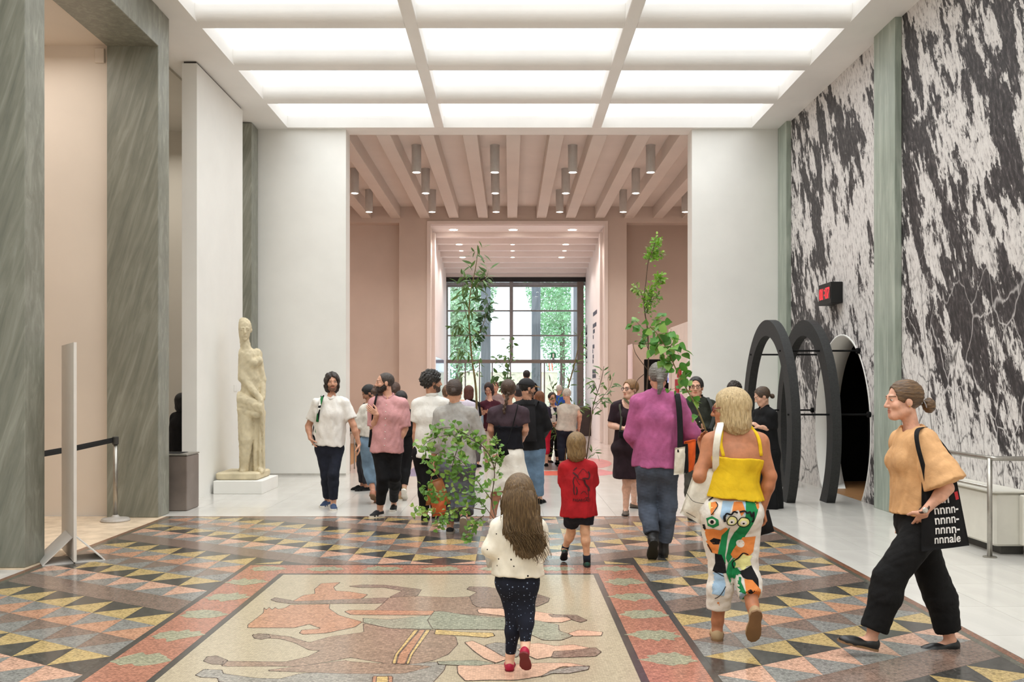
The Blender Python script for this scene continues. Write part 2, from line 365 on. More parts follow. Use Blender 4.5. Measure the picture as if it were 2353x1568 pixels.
# white marble slabs
def slabs(x0, x1, y0, y1, nx, ny, mat=slab_m):
    dx, dy = (x1-x0)/nx, (y1-y0)/ny; me = None
    for i in range(nx):
        for j in range(ny):
            if me is None:
                mb = MB().box(.0012, dx-.0012, .0012, dy-.0012, -.0075, 0); me = mkmesh('marble_slab', mb.v, mb.f, mat)
            link('marble_slab', me, fl, (x0+i*dx, y0+j*dy, 0))
slabs(MX1+.002, 4.83, 2.0, MD, 4, 12)
slabs(-4.9, 4.83, MD+.002, 16.6, 11, 7)
slab('floor_slab', -8.1, MX0-.002, 7.9, MD, M('cream_floor', (228, 206, 178), .25))
slab('floor_slab', -8.1, -4.902, MD+.001, 16.6, slab_m)
slab('floor_slab', -8.1, -3.2, 16.601, 25.2, woodf); slab('floor_slab', -3.199, 8.1, 16.601, 31.2, hallf)
slab('floor_slab', 4.831, 7.2, 11.6, 15.2, woodf)
# coloured graphics printed on the far floor
def fprint(c, pts, lab, name='floor_graphic'):
    g = [G(*p) for p in pts]; ctr = np.mean(g, axis=0); ctr[2] = 0
    o = MB().prism([p+np.array([0, 0, .0005]) for p in g], (0, 0, .001)).build(name, M(name, c, .3), None, loc=ctr); tag(o, lab, 'floor graphic', 'printed floor graphics')
fprint((128, 122, 156), [(924, 1095), (955, 1072), (1010, 1072), (1010, 1095)], 'violet blue trapezoid printed on the pale hall floor')
fprint((222, 140, 140), [(1340+66*math.cos(a), 1066+13*math.sin(a)) for a in np.linspace(0, 6.2, 24)], 'small far pink ellipse on the hall floor beside boy')
fprint((222, 134, 138), [(1330, 1076), (1380, 1079), (1424, 1088), (1390, 1093), (1330, 1096)], 'larger pink pointed shape on the floor beyond dress woman')
fprint((226, 110, 92), [(1215, 1083), (1300, 1083), (1300, 1093), (1215, 1093)], 'flat coral red stripe on the hall floor beside jeans')
fprint((120, 100, 96), [(1200, 1062), (1300, 1062), (1300, 1081), (1200, 1081)], 'dark brown grey floor rectangle behind the coral stripe')
# ================= ceiling of the front hall
CZ = 6.14
ce = struct('ceiling', MB().box(-5, 5.1, -5, 16.6, 6.42, 6.6), ceil_m)
def cpart(name, mb, mat=ceil_m): return mb.build(name, mat, ce)
cpart('side_soffit', MB().box(-4.95, -3.92, -5, 16.1, CZ, 6.42)); cpart('side_soffit', MB().box(4.26, 5.05, -5, 16.1, CZ, 6.42))
cpart('end_soffit', MB().box(-4.95, 5.05, 16.1, 16.57, CZ, 6.42))
for x in (-1.25, 1.525): cpart('long_beam', MB().rbox(x-.085, x+.085, -5, 16.1, CZ, 6.41, .008))
BAYS = [(-3.92, -1.335), (-1.165, 1.44), (1.61, 4.26)]
panel_m = emis('skylight_glass', (248, 252, 255), PANEL_E)
rows = [11.36+1.555*k for k in range(-10, 3)]+[16.1]
for i, d in enumerate(rows):
    for x0, x1 in BAYS:
        if d < 16:
            pr = [(d+.275, CZ+.27), (d+.275, CZ)]+[(d+.11-.11*math.sin(q), CZ+.13-.13*math.cos(q)) for q in np.linspace(0, math.pi/2, 12)]+[(d, CZ+.27)]
            cpart('cross_beam', MB().prism([(x0, a, b) for a, b in pr], (x1-x0, 0, 0)))
        if i:
            lo = area('skylight_lamp', ((x0+x1)/2, (rows[i-1]+.285+d)/2, CZ+.2), x1-x0-.5, d-rows[i-1]-.78, BAY_E, (.93, .975, 1.0)); lo.data.spread = math.radians(116)
            MB().box(x0+.01, x1-.01, rows[i-1]+.285, d-.01, CZ+.205, CZ+.235).build('skylight_panel', panel_m, ce)
# ================= walls
struct('wall_back', MB().box(-5, 5.2, -5.2, -5, 0, 6.6), white)
struct('wall_left', MB().box(-5, -4.45, -5, 7.94, 0, CZ), white)
struct('wall_far', MB().box(-4.95, -2.91, 16.2, 16.6, 0, CZ), white)
struct('wall_far', MB().box(3.225, 5.05, 16.2, 16.6, 0, CZ), white)
struct('baseboard_far', MB().box(-4.58, -2.908, 16.185, 16.199, 0, .035), M('baseboard_grey', (190, 186, 178), .5))
o = struct('wall_left_block', MB().box(-4.6, -4.39, 12.81, 15.0, 0, CZ-.03), white)
struct('trim_shadow_gap', MB().box(-4.58, -4.41, 12.83, 14.98, CZ-.03, CZ), M('shadow_gap', (60, 56, 52)))
tag(MB().rbox(-4.389, -4.383, 14.52, 14.68, 1.50, 1.60, .001).build('wall_label', white, None, loc=(-4.386, 14.6, 1.5)), 'small pale caption card on the wall behind the statue', 'label')
struct('wall_recess', MB().box(-8.2, -4.86, 11.15, 11.3, 0, CZ), peach); struct('wall_recess', MB().box(-8.3, -8.1, 7.8, 16.6, 0, CZ), peach)
struct('wall_recess', MB().box(-8.2, -4.9, 7.9, 7.99, 0, CZ), peach); struct('ceiling_recess', MB().box(-8.2, -4.86, 7.9, 11.3, 5.74, 6.0), peach)
struct('wall_side_room', MB().box(-8.2, -4.95, 16.2, 16.6, 0, CZ), grayw); struct('ceiling_side_room', MB().box(-8.2, -4.86, 11.35, 16.6, 6.1, 6.3), grayw)
tag(MB().rbox(-5.06, -4.94, 11.12, 11.149, 5.52, 5.70, .006).build('access_panel', peach, None, loc=(-5, 11.13, 5.5)), 'small square access panel high on the peach recess wall', 'panel')
# green marble portal on the left
def marble_pier(name, x0, x1, y0, y1, z0, z1, lab):
    t = tag(MB().rbox(x0, x1, y0, y1, z0, z1, .006).build(name, green_dk, None, loc=((x0+x1)/2, (y0+y1)/2, z0)), lab, 'pillar'); return t
tp = marble_pier('marble_pillar', -4.9, -4.215, 7.94, 8.28, 0, CZ, 'grey green marble pillar at the picture edge, nearest of the marble portal')
tp = marble_pier('marble_pillar', -4.85, -4.23, 10.99, 11.34, 0, CZ, 'grey green marble pillar behind the belt barrier post')
marble_pier('marble_lintel', -4.85, -4.225, 8.28, 10.99, 5.67, CZ, 'grey green marble lintel bridging the two left pillars')
tag(MB().rbox(-4.75, -4.455, 15.75, 16.15, 0, CZ-.02, .004).build('marble_pilaster', green_dk, None, loc=(-4.6, 15.95, 0)), 'narrow green marble pilaster in the corner behind the statue', 'pilaster')
tag(MB().rbox(4.745, 4.83, 11.27, 11.92, 0, CZ, .004).build('marble_pilaster', green_lt, None, loc=(4.8, 11.6, 0)), 'wide pale green marble pilaster between the two mural sections', 'pilaster')
tag(MB().rbox(4.745, 4.83, 15.7, 16.19, 0, CZ, .004).build('marble_pilaster', green_lt, None, loc=(4.8, 15.9, 0)), 'pale green marble pilaster in the corner behind black arches', 'pilaster')
# right wall with black and white mural
def mural_mat():
    t = NT('mural_print')
    def warp(vec, sc, amt):
        nz = t.n.new('ShaderNodeTexNoise'); t.I(nz, 0, vec); nz.inputs['Scale'].default_value = sc; nz.inputs['Detail'].default_value = 4
        q = t.n.new('ShaderNodeVectorMath'); q.operation = 'MULTIPLY_ADD'; t.I(q, 0, nz.outputs['Color']); q.inputs[1].default_value = (amt,)*3; t.I(q, 2, vec); return q.outputs[0]
    o = t.map(); v1 = warp(t.rmap((1, 1.25, .55), (.38, 0, 0)), 1.6, .55); v2 = warp(t.rmap((1, 2.3, .8), (.45, 0, 0)), 2.4, .4); v4 = warp(t.rmap((1, 5., 1.7), (.36, 0, 0)), 3., .35)
    big = t.noise(v1, .85, 6, .6); mid = t.noise(v2, 1.25, 7, .62); fin = t.noise(v4, 1.9, 7, .72); gr = t.noise(o, 26, 5, .7)
    s = t.math('ADD', t.math('ADD', t.math('MULTIPLY', big, .95), t.math('MULTIPLY', mid, .75)), t.math('ADD', t.math('MULTIPLY', fin, .52), t.math('MULTIPLY', gr, .07)))
    s = t.math('ADD', t.math('MULTIPLY', t.math('SUBTRACT', s, 1.135), 1.5), .5)
    g2 = t.noise(v4, 5., 5, .7)
    dark = t.ramp(g2, [(.35, (34, 31, 32)), (.52, (60, 56, 57)), (.64, (98, 92, 92)), (.72, (160, 154, 152))]); lite = t.ramp(g2, [(.33, (96, 91, 89)), (.40, (176, 171, 168)), (.47, (212, 207, 203)), (.7, (230, 226, 222))])
    col = t.mix(t.ramp(s, [(.462, 0.), (.508, 1.)]), dark, lite)
    zz = t.n.new('ShaderNodeSeparateXYZ'); t.I(zz, 0, t.tc.outputs['Object'])
    low = t.ramp(t.math('MULTIPLY', zz.outputs[2], .2), [(.40, 1.), (.70, 0.)])
    for vv, sc, w_, c_, k_ in ((warp(t.map((1, 1.1, .5), (.5, 0, 0)), 1.2, .4), 1.1, .016, (54, 50, 50), .9), (warp(t.map((1, .9, .6), (-.5, 0, .2)), 1.5, .4), 1.9, .014, (216, 211, 208), .85), (warp(t.map((1, 1.6, .5), (.75, 0, 0)), 1.4, .5), 2.4, .02, (60, 56, 56), .8)):
        e = t.vor(vv, sc, 'DISTANCE_TO_EDGE'); col = t.mix(t.math('MULTIPLY', t.ramp(e, [(.0, 1.), (w_, 0.)]), t.math('MULTIPLY', low, k_)), col, c_)
    return t.out(col, .55, .35)
mural = mural_mat()
OC, OA, OZ, OB = 13.33, 1.09, .95, 1.36     # oval doorway: centre depth, half width, centre height, half height
def mural_panel(d0, d1, lab):
    mb = MB(); X = 4.83; T = .02
    ds = [d0]+[OC-OA*math.cos(a) for a in np.linspace(0, math.pi, 41) if d0 < OC-OA*math.cos(a) < d1]+[d1]
    def zz(d):
        q = 1-((d-OC)/OA)**2
        return None if q < 0 else OB*math.sqrt(max(q, 0))
    for a, b in zip(ds, ds[1:]):
        m = zz((a+b)/2)
        if m is None: mb.add([(x, y, z) for x in (X, X+T) for y, z in ((a, 0), (b, 0), (b, CZ), (a, CZ))], [(0, 1, 2, 3), (7, 6, 5, 4)]); continue
        za, zb = zz(a) or 0, zz(b) or 0
        mb.add([(x, y, z) for x in (X, X+T) for y, z in ((a, OZ+za), (b, OZ+zb), (b, CZ), (a, CZ))], [(0, 1, 2, 3), (7, 6, 5, 4)])
        la, lb = max(OZ-za, 0), max(OZ-zb, 0)
        if la > 0 or lb > 0: mb.add([(x, y, z) for x in (X, X+T) for y, z in ((a, 0), (b, 0), (b, lb), (a, la))], [(0, 1, 2, 3), (7, 6, 5, 4)])
    return tag(mb.build('wall_mural', mural, None, loc=(X, (d0+d1)/2, 0)), lab, 'mural')
mural_panel(5.5, 11.27, 'black and white photographic mural on the wall behind the orange blouse woman')
mural_panel(11.92, 15.7, 'black and white photographic mural around the dark oval doorway')
struct('wall_right', MB().box(4.83, 5.2, -5, 5.5, 0, CZ), white)
for a, b, z0, z1 in ((5.5, 12.05, 0, CZ), (14.62, 16.2, 0, CZ), (12.05, 14.62, 2.5, CZ)): struct('wall_right', MB().box(4.852, 5.2, a, b, z0, z1), white)
# oval doorway liner and dark room behind
mb = MB(); n = 64; ring = []
for x in (4.822, 5.18):
    for r in (1.0, 1.02):
        for k in range(n):
            th = 2*math.pi*k/n; ring.append((x, OC+OA*r*math.cos(th), max(OZ+OB*r*math.sin(th), -.005)))
f = []
for k in range(n):
    k2 = (k+1) % n
    f += [(k, k2, 2*n+k2, 2*n+k), (n+k2, n+k, 3*n+k, 3*n+k2), (k2, k, n+k, n+k2), (2*n+k, 2*n+k2, 3*n+k2, 3*n+k)]
mb.add(ring, f); struct('door_1', mb, white, True)
struct('wall_dark_room', MB().box(7.1, 7.2, 11.6, 15.2, 0, 3), black); struct('wall_dark_room', MB().box(5.2, 7.2, 11.5, 11.6, 0, 3), black); struct('wall_dark_room', MB().box(5.2, 7.2, 15.2, 15.3, 0, 3), black)
struct('ceiling_dark_room', MB().box(5.2, 7.2, 11.5, 15.3, 2.6, 2.7), black)
mb = MB(); pts = []
for k in range(61): pts.append((5.45+.05*math.sin(k*1.05)+.3*k/60, 12.7+1.9*k/60))
for (a, b), (c, d) in zip(pts, pts[1:]): mb.add([(a, b, .02), (c, d, .02), (c, d, 2.55), (a, b, 2.55), (a+.01, b, .02), (c+.01, d, .02), (c+.01, d, 2.55), (a+.01, b, 2.55)], [(0, 1, 2, 3), (7, 6, 5, 4)])
tag(mb.build('curtain', M('black_curtain', (14, 14, 14), .9, .2, 6), None, True, loc=(5.6, 13.6, .02)), 'black curtain hanging inside the oval doorway', 'curtain')
# ================= second hall
pinkc = M('pale_pink_beige_ceiling', (232, 221, 212), .8, .02, 1)
struct('ceiling_second_hall', MB().box(-8.2, 8.2, 16.57, 25.3, 6.46, 6.7), pinkc)
for k in range(-8, 9):
    x = .06+.79*k; struct('ceiling_beam', MB().rbox(x-.132, x+.132, 16.6, 24.8, CZ, 6.46, .006), M('beam_plaster', (222, 211, 202), .8, .02, 1) if k == -8 else bpy.data.materials['beam_plaster'])
struct('trim_1', MB().box(-8.2, 8.2, 24.8, 25.4, 6.02, 6.46), pinkw)
struct('wall_pier', MB().box(-3.01, -2.173, 24.8, 25.4, 0, 6.02), pinkw); struct('wall_pier', MB().box(2.575, 3.165, 24.8, 25.4, 0, 6.02), pinkw)
struct('wall_second_hall', MB().box(-8.2, -3.01, 25.2, 25.4, 0, 6.02), pinkw); struct('wall_second_hall', MB().box(3.165, 8.2, 25.2, 25.4, 0, 6.02), M('brown_beige_plaster', (190, 172, 160), .8, .02, 1))
struct('wall_second_hall', MB().box(-8.3, -8.2, 16.6, 25.3, 0, 6.5), pinkw); struct('wall_second_hall', MB().box(8.2, 8.3, 16.6, 25.3, 0, 6.5), pinkw)
struct('wall_second_hall', MB().box(-8.2, -4.95, 16.6, 16.7, 0, 6.5), pinkw); struct('wall_second_hall', MB().box(4.95, 8.2, 16.6, 16.7, 0, 6.5), pinkw)
struct('wall_passage', MB().box(-2.4, -2.173, 25.4, 31.3, 0, 6.3), pinkl); struct('wall_passage', MB().box(2.575, 2.8, 25.4, 31.3, 0, 6.3), pinkl)
for x0, x1 in ((-2.173, -2.09), (2.50, 2.575)): struct('trim_2', MB().rbox(x0, x1, 25.45, 25.75, 0, 5.86, .006), pinkl)
for x0, x1, z0, z1 in ((-2.25, -2.15, 0, 5.97), (2.555, 2.65, 0, 5.97), (-2.25, 2.65, 5.97, 6.06)): struct('trim_3', MB().box(x0, x1, 24.74, 24.82, z0, z1), pinkl)
ribs = list(zip((25.9, 26.8, 27.6, 28.5, 29.3, 30.0, 30.8), (5.82, 5.76, 5.69, 5.62, 5.56, 5.48, 5.41)))
struct('ceiling_passage', MB().box(-2.4, 2.8, 25.3, 31.3, 6.2, 6.4), pinkl)
struct('ceiling_passage', MB().box(-2.173, 2.575, 24.83, 25.9, 5.95, 6.015), pinkl)
for i, (d, z) in enumerate(ribs):
    struct('ceiling_rib', MB().box(-2.173, 2.575, d, d+.2, z, 6.2), pinkl)
    d2 = ribs[i+1][0] if i < 6 else 31.2; struct('ceiling_passage', MB().box(-2.173, 2.575, d+.2, d2, z+.10, 6.2), pinkl)
# cylinder downlights
lamp_on = emis('lamp_glow', (255, 246, 232), 14.); cyl_m = M('lamp_grey', (206, 202, 198), .5, .04)
CYL = [(957, 18.5), (1137, 18.5), (1316, 18.5), (1495, 18.5), (815, 20.5), (978, 20.5), (1138, 20.5), (1300, 20.5), (1461, 20.5), (848, 22.7), (993, 22.7), (1140, 22.7), (1286, 22.7), (1432, 22.7), (1575, 22.7)]
names = ['first', 'second', 'third', 'fourth', 'fifth', 'sixth']
cnt = {}
for x, D in CYL:
    k = cnt.get(D, 0); cnt[D] = k+1; rown = {18.5: 'front', 20.5: 'middle', 22.7: 'back'}[D]
    X = (x-VX)*D/FP
    t = thing('ceiling_downlight', 'grey cylinder downlight, %s from the left in the %s row of three rows' % (names[k], rown), 'lamp', (X, D, 5.905), 'cylinder downlights between the beams')
    MB().lathe([(.078, .008), (.095, 0), (.095, .545), (.1, .546), (.1, .555)], (X, D, 5.905), 20).build('lamp_body', cyl_m, t, False)
    MB().lathe([(.074, .0081), (.074, .02)], (X, D, 5.902), 16).build('lamp_lens', lamp_on, t)
    spot('downlight', (X, D, 5.88), SPOT_E, (1, .90, .80), 130)
k = 0
for y, D, z, xs in ((530, 25.5, 5.95, (1042, 1179, 1315)), (563, 26.9, 5.76, (1055, 1178, 1300)), (577, 27.7, 5.69, (1060, 1178, 1297)), (591, 28.6, 5.62, (1063, 1178, 1290))):
    for j, x in enumerate(xs):
        X = (x-VX)*D/FP; big = not (j == 1 and y > 540) and y != 577; r = .12 if y == 530 else (.09 if big else .06)
        t = thing('recessed_spotlight', 'round recessed spotlight in the passage ceiling, %s one of row %s from the hall' % (('left', 'middle', 'right')[j], ('one', 'two', 'three', 'four')[(530, 563, 577, 591).index(y)]), 'lamp', (X, D, z), 'recessed spotlights of the passage')
        MB().lathe([(r+.012, -.006), (r+.015, 0)], (X, D, z), 20).build('lamp_ring', white, t); MB().lathe([(r, -.0085), (r, -.0065)], (X, D, z), 20).build('lamp_lens', lamp_on, t)
        if big: spot('passage_spot', (X, D, z-.03), HALL_E if y == 530 else HALL_E*.7, (1, .92, .88), 140)
# window wall of the far passage
WD = 31.2
def P31(x, y, D=WD): return W(x, y, D)
def wbox(name, x0, x1, y0, y1, mat, parent, d0=WD, d1=WD+.12):
    a, b = W(x0, y1, WD), W(x1, y0, WD); return MB().box(a[0], b[0], d0, d1, max(a[2], 0), b[2]).build(name, mat, parent)
alu = M('window_aluminium', (132, 128, 128), .4, .05, metal=.3); brn = M('window_bronze', (120, 108, 100), .5, .05); blk = M('black_track', (28, 24, 24), .5, .05)
wn = tag(empty('window_1', (0.2, WD, 0)), None, None); wn['kind'] = 'structure'
wbox('shade_track', 1020, 1346, 638, 648, blk, wn, WD-.1, WD+.1)
MB().box(-2.17, 2.57, WD-.08, WD+.1, W(0, 640, WD)[2], 6.2).build('window_lintel', pinkl, wn)
wbox('window_head', 1024, 1346, 649, 656, M('window_head_grey', (150, 154, 160), .4), wn)
wbox('window_post', 1171, 1179, 648, 828, alu, wn, WD-.06); wbox('window_post', 1326, 1341, 648, 1000, brn, wn, WD-.05); wbox('window_post', 1024, 1029, 656, 1010, alu, wn)
for y0, y1 in ((656, 659.5), (713, 716), (770, 773)): wbox('transom', 1029, 1326, y0, y1, alu, wn)
wbox('transom', 1020, 1341, 827, 835, brn, wn, WD-.08)
for x in (1069, 1102, 1131, 1173, 1243, 1251, 1290): wbox('door_post', x-1.5, x+1.5, 835, 1000, alu, wn)
gl = NT('window_glass'); tr = gl.n.new('ShaderNodeBsdfTransparent'); tr.inputs[0].default_value = (.94, .97, .98, 1); gs = gl.n.new('ShaderNodeBsdfGlossy'); gs.inputs['Roughness'].default_value = .02
mx = gl.n.new('ShaderNodeMixShader'); mx.inputs[0].default_value = .07; gl.t.links.new(tr.outputs[0], mx.inputs[1]); gl.t.links.new(gs.outputs[0], mx.inputs[2])
gl.t.links.new(mx.outputs[0], gl.n['Material Output'].inputs[0])
ys = [659.5, 713, 716, 770, 773, 827]
for x0, x1 in ((1029, 1171), (1179, 1326)):
    for y0, y1 in ((659.5, 713), (716, 770), (773, 827)): wbox('pane', x0, x1, y0, y1, gl.m, wn, WD+.05, WD+.058)
for x0, x1 in ((1029, 1067), (1071, 1100), (1104, 1129), (1133, 1171), (1175, 1241), (1253, 1288), (1292, 1326)): wbox('pane', x0, x1, 835, 996, gl.m, wn, WD+.05, WD+.058)
t = thing('exit_sign', 'small green emergency exit sign hung at the far window', 'sign', W(1271, 818, 31.0))
a, b = W(1269, 828, 31.), W(1274, 822, 31.); MB().box(a[0], b[0], 31.01, 31.115, a[2], b[2]).build('sign_bracket', alu, t)
a, b = W(1266, 823, 31.), W(1277, 811, 31.)
MB().box(a[0], b[0], 31.0, 31.04, a[2], b[2]).build('sign_board', M('exit_green', (20, 110, 70), .5, .02), t)
a, b = W(1269.5, 822, 31.), W(1273.5, 813, 31.); MB().box(a[0], b[0], 30.99, 30.999, a[2], b[2]).build('sign_arrow', white, t)
# outdoors
struct('ground', MB().box(-40, 40, 31.4, 120, -.4, -.02), M('outdoor_gravel', (190, 188, 180), .9))
conc = M('concrete_grey', (128, 134, 140), .8, .12, 3, (6, 6, .4)); wht = M('bright_white', (250, 250, 250), .6, .01)
for x0, x1, lab in ((1105, 1127, 'grey concrete column outside, left of the window post'), (1222, 1242, 'grey concrete column outside, right of the window post')):
    a, b = W(x0, 900, 33.5), W(x1, 900, 33.5)
    tag(MB().rbox(a[0], b[0], 33.5, 33.9, -.02, 6.6, .02).build('concrete_column', conc, None, loc=((a[0]+b[0])/2, 33.7, 0)), lab, 'column')
a, b = W(1316, 900, 33), W(1332, 900, 33); tag(MB().rbox(a[0], b[0], 33, 33.6, -.02, 6.6, .02).build('brick_column', conc, None, loc=(a[0], 33.3, 0)), 'bluish grey masonry column outside at the right window edge', 'column')
a, b = W(1016, 900, 33), W(1027, 900, 33); tag(MB().rbox(a[0], b[0], 33, 33.6, -.02, 6.6, .02).build('brick_column', conc, None, loc=(a[0], 33.3, 0)), 'bluish grey masonry column outside at the left window edge', 'column')
for x0, x1, nm in ((1030, 1034.5, 'left'), (1312, 1317.5, 'right')):  # added white strips stand in for bright sky gaps between columns and trees
    a, b = W(x0, 900, 32.2), W(x1, 900, 32.2); tag(MB().rbox(a[0], b[0], 32.2, 32.28, -.02, 6.6, .01).build('sky_gap_strip', wht, None, loc=(a[0], 32.24, 0)), 'slender white strip standing in for a sky gap outside the %s edge of the window' % nm, 'strip')
def pyr(D=44):
    ap = W(1175, 545, D); hw = 108*D/FP; c = np.array([ap[0], D+2.3, 0]); mb = MB()
    B = [(c[0]-hw-.1, D, 0), (c[0]+hw+.1, D, 0), (c[0]+hw, D+4.6, 0), (c[0]-hw, D+4.6, 0)]; T = [(c[0]-.06, D+2.2, ap[2]), (c[0]+.06, D+2.2, ap[2]), (c[0]+.06, D+2.4, ap[2]), (c[0]-.06, D+2.4, ap[2])]
    mb.add(B+T, [(0, 1, 5, 4), (1, 2, 6, 5), (2, 3, 7, 6), (3, 0, 4, 7), (4, 5, 6, 7)])
    t = thing('white_pavilion', 'tall white pointed pavilion outdoors beyond the far window', 'pavilion', (c[0], c[1], 0)); mb.build('canopy', wht, t)
    for k in (-.5, 0, .5):
        p0 = np.array([c[0]+k*hw, D-.02, .1]); p1 = np.array([c[0]+k*.1, D+2.15, ap[2]-.05]); MB().tube([p0, p1], .02, 6).build('seam_rib', wht, t)
pyr()
a, b = W(1060, 900, 38), W(1281, 856, 38)
t = thing('garden_wall', 'low cream boundary wall outdoors beyond the glass doors', 'wall', (.3, 38, 0)); MB().box(a[0], b[0], 38, 38.2, -.02, b[2]).build('wall_body', M('cream_paint', (236, 226, 196), .8), t); MB().rbox(a[0]-.05, b[0]+.05, 37.95, 38.25, b[2], b[2]+.06, .01).build('wall_cap', wht, t)
for k in (0, 1):
    p0, p1 = W(1278-6*k, 858, 39), W(1268-6*k, 834, 39)
    tag(MB().tube([np.array([p0[0]+.06, 39+.2*k, 0]), p1+np.array([0, .2*k, 0])], .022, 8).build('orange_pole', M('orange_paint', (232, 92, 40), .5), None, loc=(p0[0], 39, 0)), ('leaning orange pole behind the cream wall, right one of the pair', 'leaning orange pole behind the cream wall, left one of the pair')[k], 'pole', 'orange poles')
def tree(x, D, R, zc, lab, c, seed, n=5200, sx=1.):
    r = np.random.default_rng(seed); t = thing('leafy_tree', lab, 'tree', ((x-VX)*D/FP, D, 0), 'trees outdoors'); X0 = (x-VX)*D/FP
    MB().tube(smoothline([(X0, D, -.1), (X0+.1, D, zc*.5), (X0, D, zc)]), .22, 8).build('trunk', M('bark', (90, 76, 60), .9), t)
    cl = r.normal(size=(26, 3))*np.array([sx*.42, .35, .45])*R+np.array([X0, D, zc]); P = cl[r.integers(0, 26, n)]+r.normal(size=(n, 3))*R*.19
    a = r.normal(size=(n, 3)); a /= np.linalg.norm(a, axis=1)[:, None]; b = np.cross(a, r.normal(size=(n, 3))); b /= np.linalg.norm(b, axis=1)[:, None]
    sz = r.uniform(.07, .15, n)[:, None]; v = np.stack([P-a*sz, P+b*sz*.5, P+a*sz, P-b*sz*.5], 1).reshape(-1, 3); f = np.arange(n*4).reshape(n, 4)
    o = link('foliage', mkmesh('foliage', v-wl(t), f, M('tree_leaf', c, .6, .35, 1.2)), t); o['kind'] = 'stuff'
tree(1052, 62, 5.2, 6.0, 'green leafy tree outdoors left of the white pavilion', (142, 178, 136), 1, 16000, .62)
tree(985, 84, 7, 10.5, 'taller green tree behind the left window edge', (132, 170, 140), 2, 16000)
tree(1290, 75, 6.3, 7.2, 'bright green leafy tree outdoors right of the white pavilion', (136, 184, 132), 3, 17000, .62)
tree(1392, 90, 8, 11.5, 'tall green tree behind the right window edge', (132, 172, 140), 4, 16000)
tree(1170, 108, 4, 4.4, 'dark distant tree low behind the white pavilion', (84, 124, 134), 5, 3000, 3.)
# ================= static objects
tg = NT('dark_charcoal'); arch_m = tg.out(tg.ramp(tg.noise(tg.map(), 40, 3), [(.3, (44, 44, 44)), (.7, (54, 54, 53))]), .7, .3)
def arch(X, lab):
    t = thing('freestanding_arch', lab, 'arch', (X, 13.4, 0), 'black oval arches'); T = .12; n = 56; prof = []
    a0 = math.asin(-.95/1.6)
    for k in range(n+1):
        th = a0+(math.pi-2*a0)*k/n; th2 = math.asin(-.95/1.37)+(math.pi-2*math.asin(-.95/1.37))*k/n
        prof.append(((13.4+1.28*math.cos(th), .95+1.6*math.sin(th)), (13.4+1.05*math.cos(th2), .95+1.37*math.sin(th2))))
    mb = MB(); v = []; f = []
    for (o1, o2), (i1, i2) in prof: v += [(X, o1, max(o2, 0)), (X+T, o1, max(o2, 0)), (X+T, i1, max(i2, 0)), (X, i1, max(i2, 0))]
    for k in range(n):
        for j in range(4): f.append((4*k+j, 4*k+4+j, 4*k+4+(j+1) % 4, 4*k+(j+1) % 4))
    f += [(0, 1, 2, 3), (4*n+3, 4*n+2, 4*n+1, 4*n)]
    mb.add(v, f).build('arch_frame', arch_m, t); return t
a1 = arch(3.74, 'dark charcoal oval arch standing on the white floor, farther from the mural wall'); a2 = arch(4.28, 'dark charcoal oval arch standing on the white floor, closer to the mural wall')
for z, lab in ((2.07, 'upper'), (1.2, 'lower')):
    hw = 1.165*math.sqrt(1-((z-.95)/1.485)**2)
    for d, sd in ((13.4-hw, 'near'), (13.4+hw, 'far')):
        t = thing('connecting_rod', '%s black rod on the %s side tying the charcoal arches to the wall' % (lab, sd), 'rod', (3.72, d, z), 'rods between the arches')
        MB().tube([(3.72, d, z), (4.82, d, z)], .013, 8).build('rod_bar', black, t); MB().tube([(4.79, d, z), (4.83, d, z)], .04, 10).build('wall_fixing', black, t)
# LED clock box
t = thing('led_display', 'black box display with red dot digits fixed on the mural wall', 'display', (4.83, 13.5, 2.8))
MB().rbox(4.655, 4.829, 13.26, 13.8, 2.79, 3.10, .006).build('display_case', M('display_black', (20, 20, 20), .5, .05), t)
MB().box(4.650, 4.656, 13.29, 13.77, 2.86, 3.03).build('display_screen', M('display_red_glass', (70, 10, 14), .3, .1), t)
F57 = {'0': '01110 10001 10001 10001 10001 10001 01110', '1': '00100 01100 00100 00100 00100 00100 01110', '7': '11111 00001 00010 00100 01000 01000 01000', ':': '00000 00100 00000 00000 00100 00000 00000'}
led_m = emis('led_red', (255, 40, 50), 2.2)
for i, ch in enumerate('01:07'):
    mb = MB()
    for r, row in enumerate(F57[ch].split()):
        for c, b in enumerate(row):
            if b == '1':
                y = 13.735-(i*5.6+c)*.0152-.012; z = 3.018-r*.023
                if ch == ':': MB().box(4.6455, 4.6505, y-.0062, y+.0062, z-.009, z+.009).build('led_dot', led_m, t); continue
                mb.box(4.6455, 4.6505, y-.0062, y+.0062, z-.009, z+.009)
    if mb.v: mb.build('led_digit', led_m, t)
# radiator cover and handrail on the right
rad = M('radiator_white', (212, 208, 196), .5, .02)
t = thing('radiator_cover', 'long white metal radiator cover on the right wall behind the handrail', 'radiator', (4.66, 9.6, .08))
MB().rbox(4.52, 4.828, 8.52, 10.9, .085, .58, .02).build('radiator_body', rad, t); MB().rbox(4.50, 4.829, 8.50, 10.92, .581, .605, .008).build('radiator_top', rad, t)
MB().box(4.62, 4.828, 8.6, 10.8, .0, .085).build('radiator_plinth', M('radiator_plinth', (70, 68, 64), .6), t); MB().rbox(4.74, 4.828, 8.44, 8.519, .1, .57, .01).build('pipe_cover', rad, t)
steel = M('brushed_steel', (168, 164, 156), .32, .06, 20, metal=.9)
t = thing('handrail', 'brushed steel handrail with round posts in front of the mural', 'handrail', (4.43, 8.44, 0))
MB().tube(smoothline([(4.43, 9.9, .915), (4.43, 8.7, .915), (4.44, 8.46, .915), (4.50, 8.40, .915), (4.83, 8.38, .915)], 6), .022, 12).build('top_rail', steel, t, True)
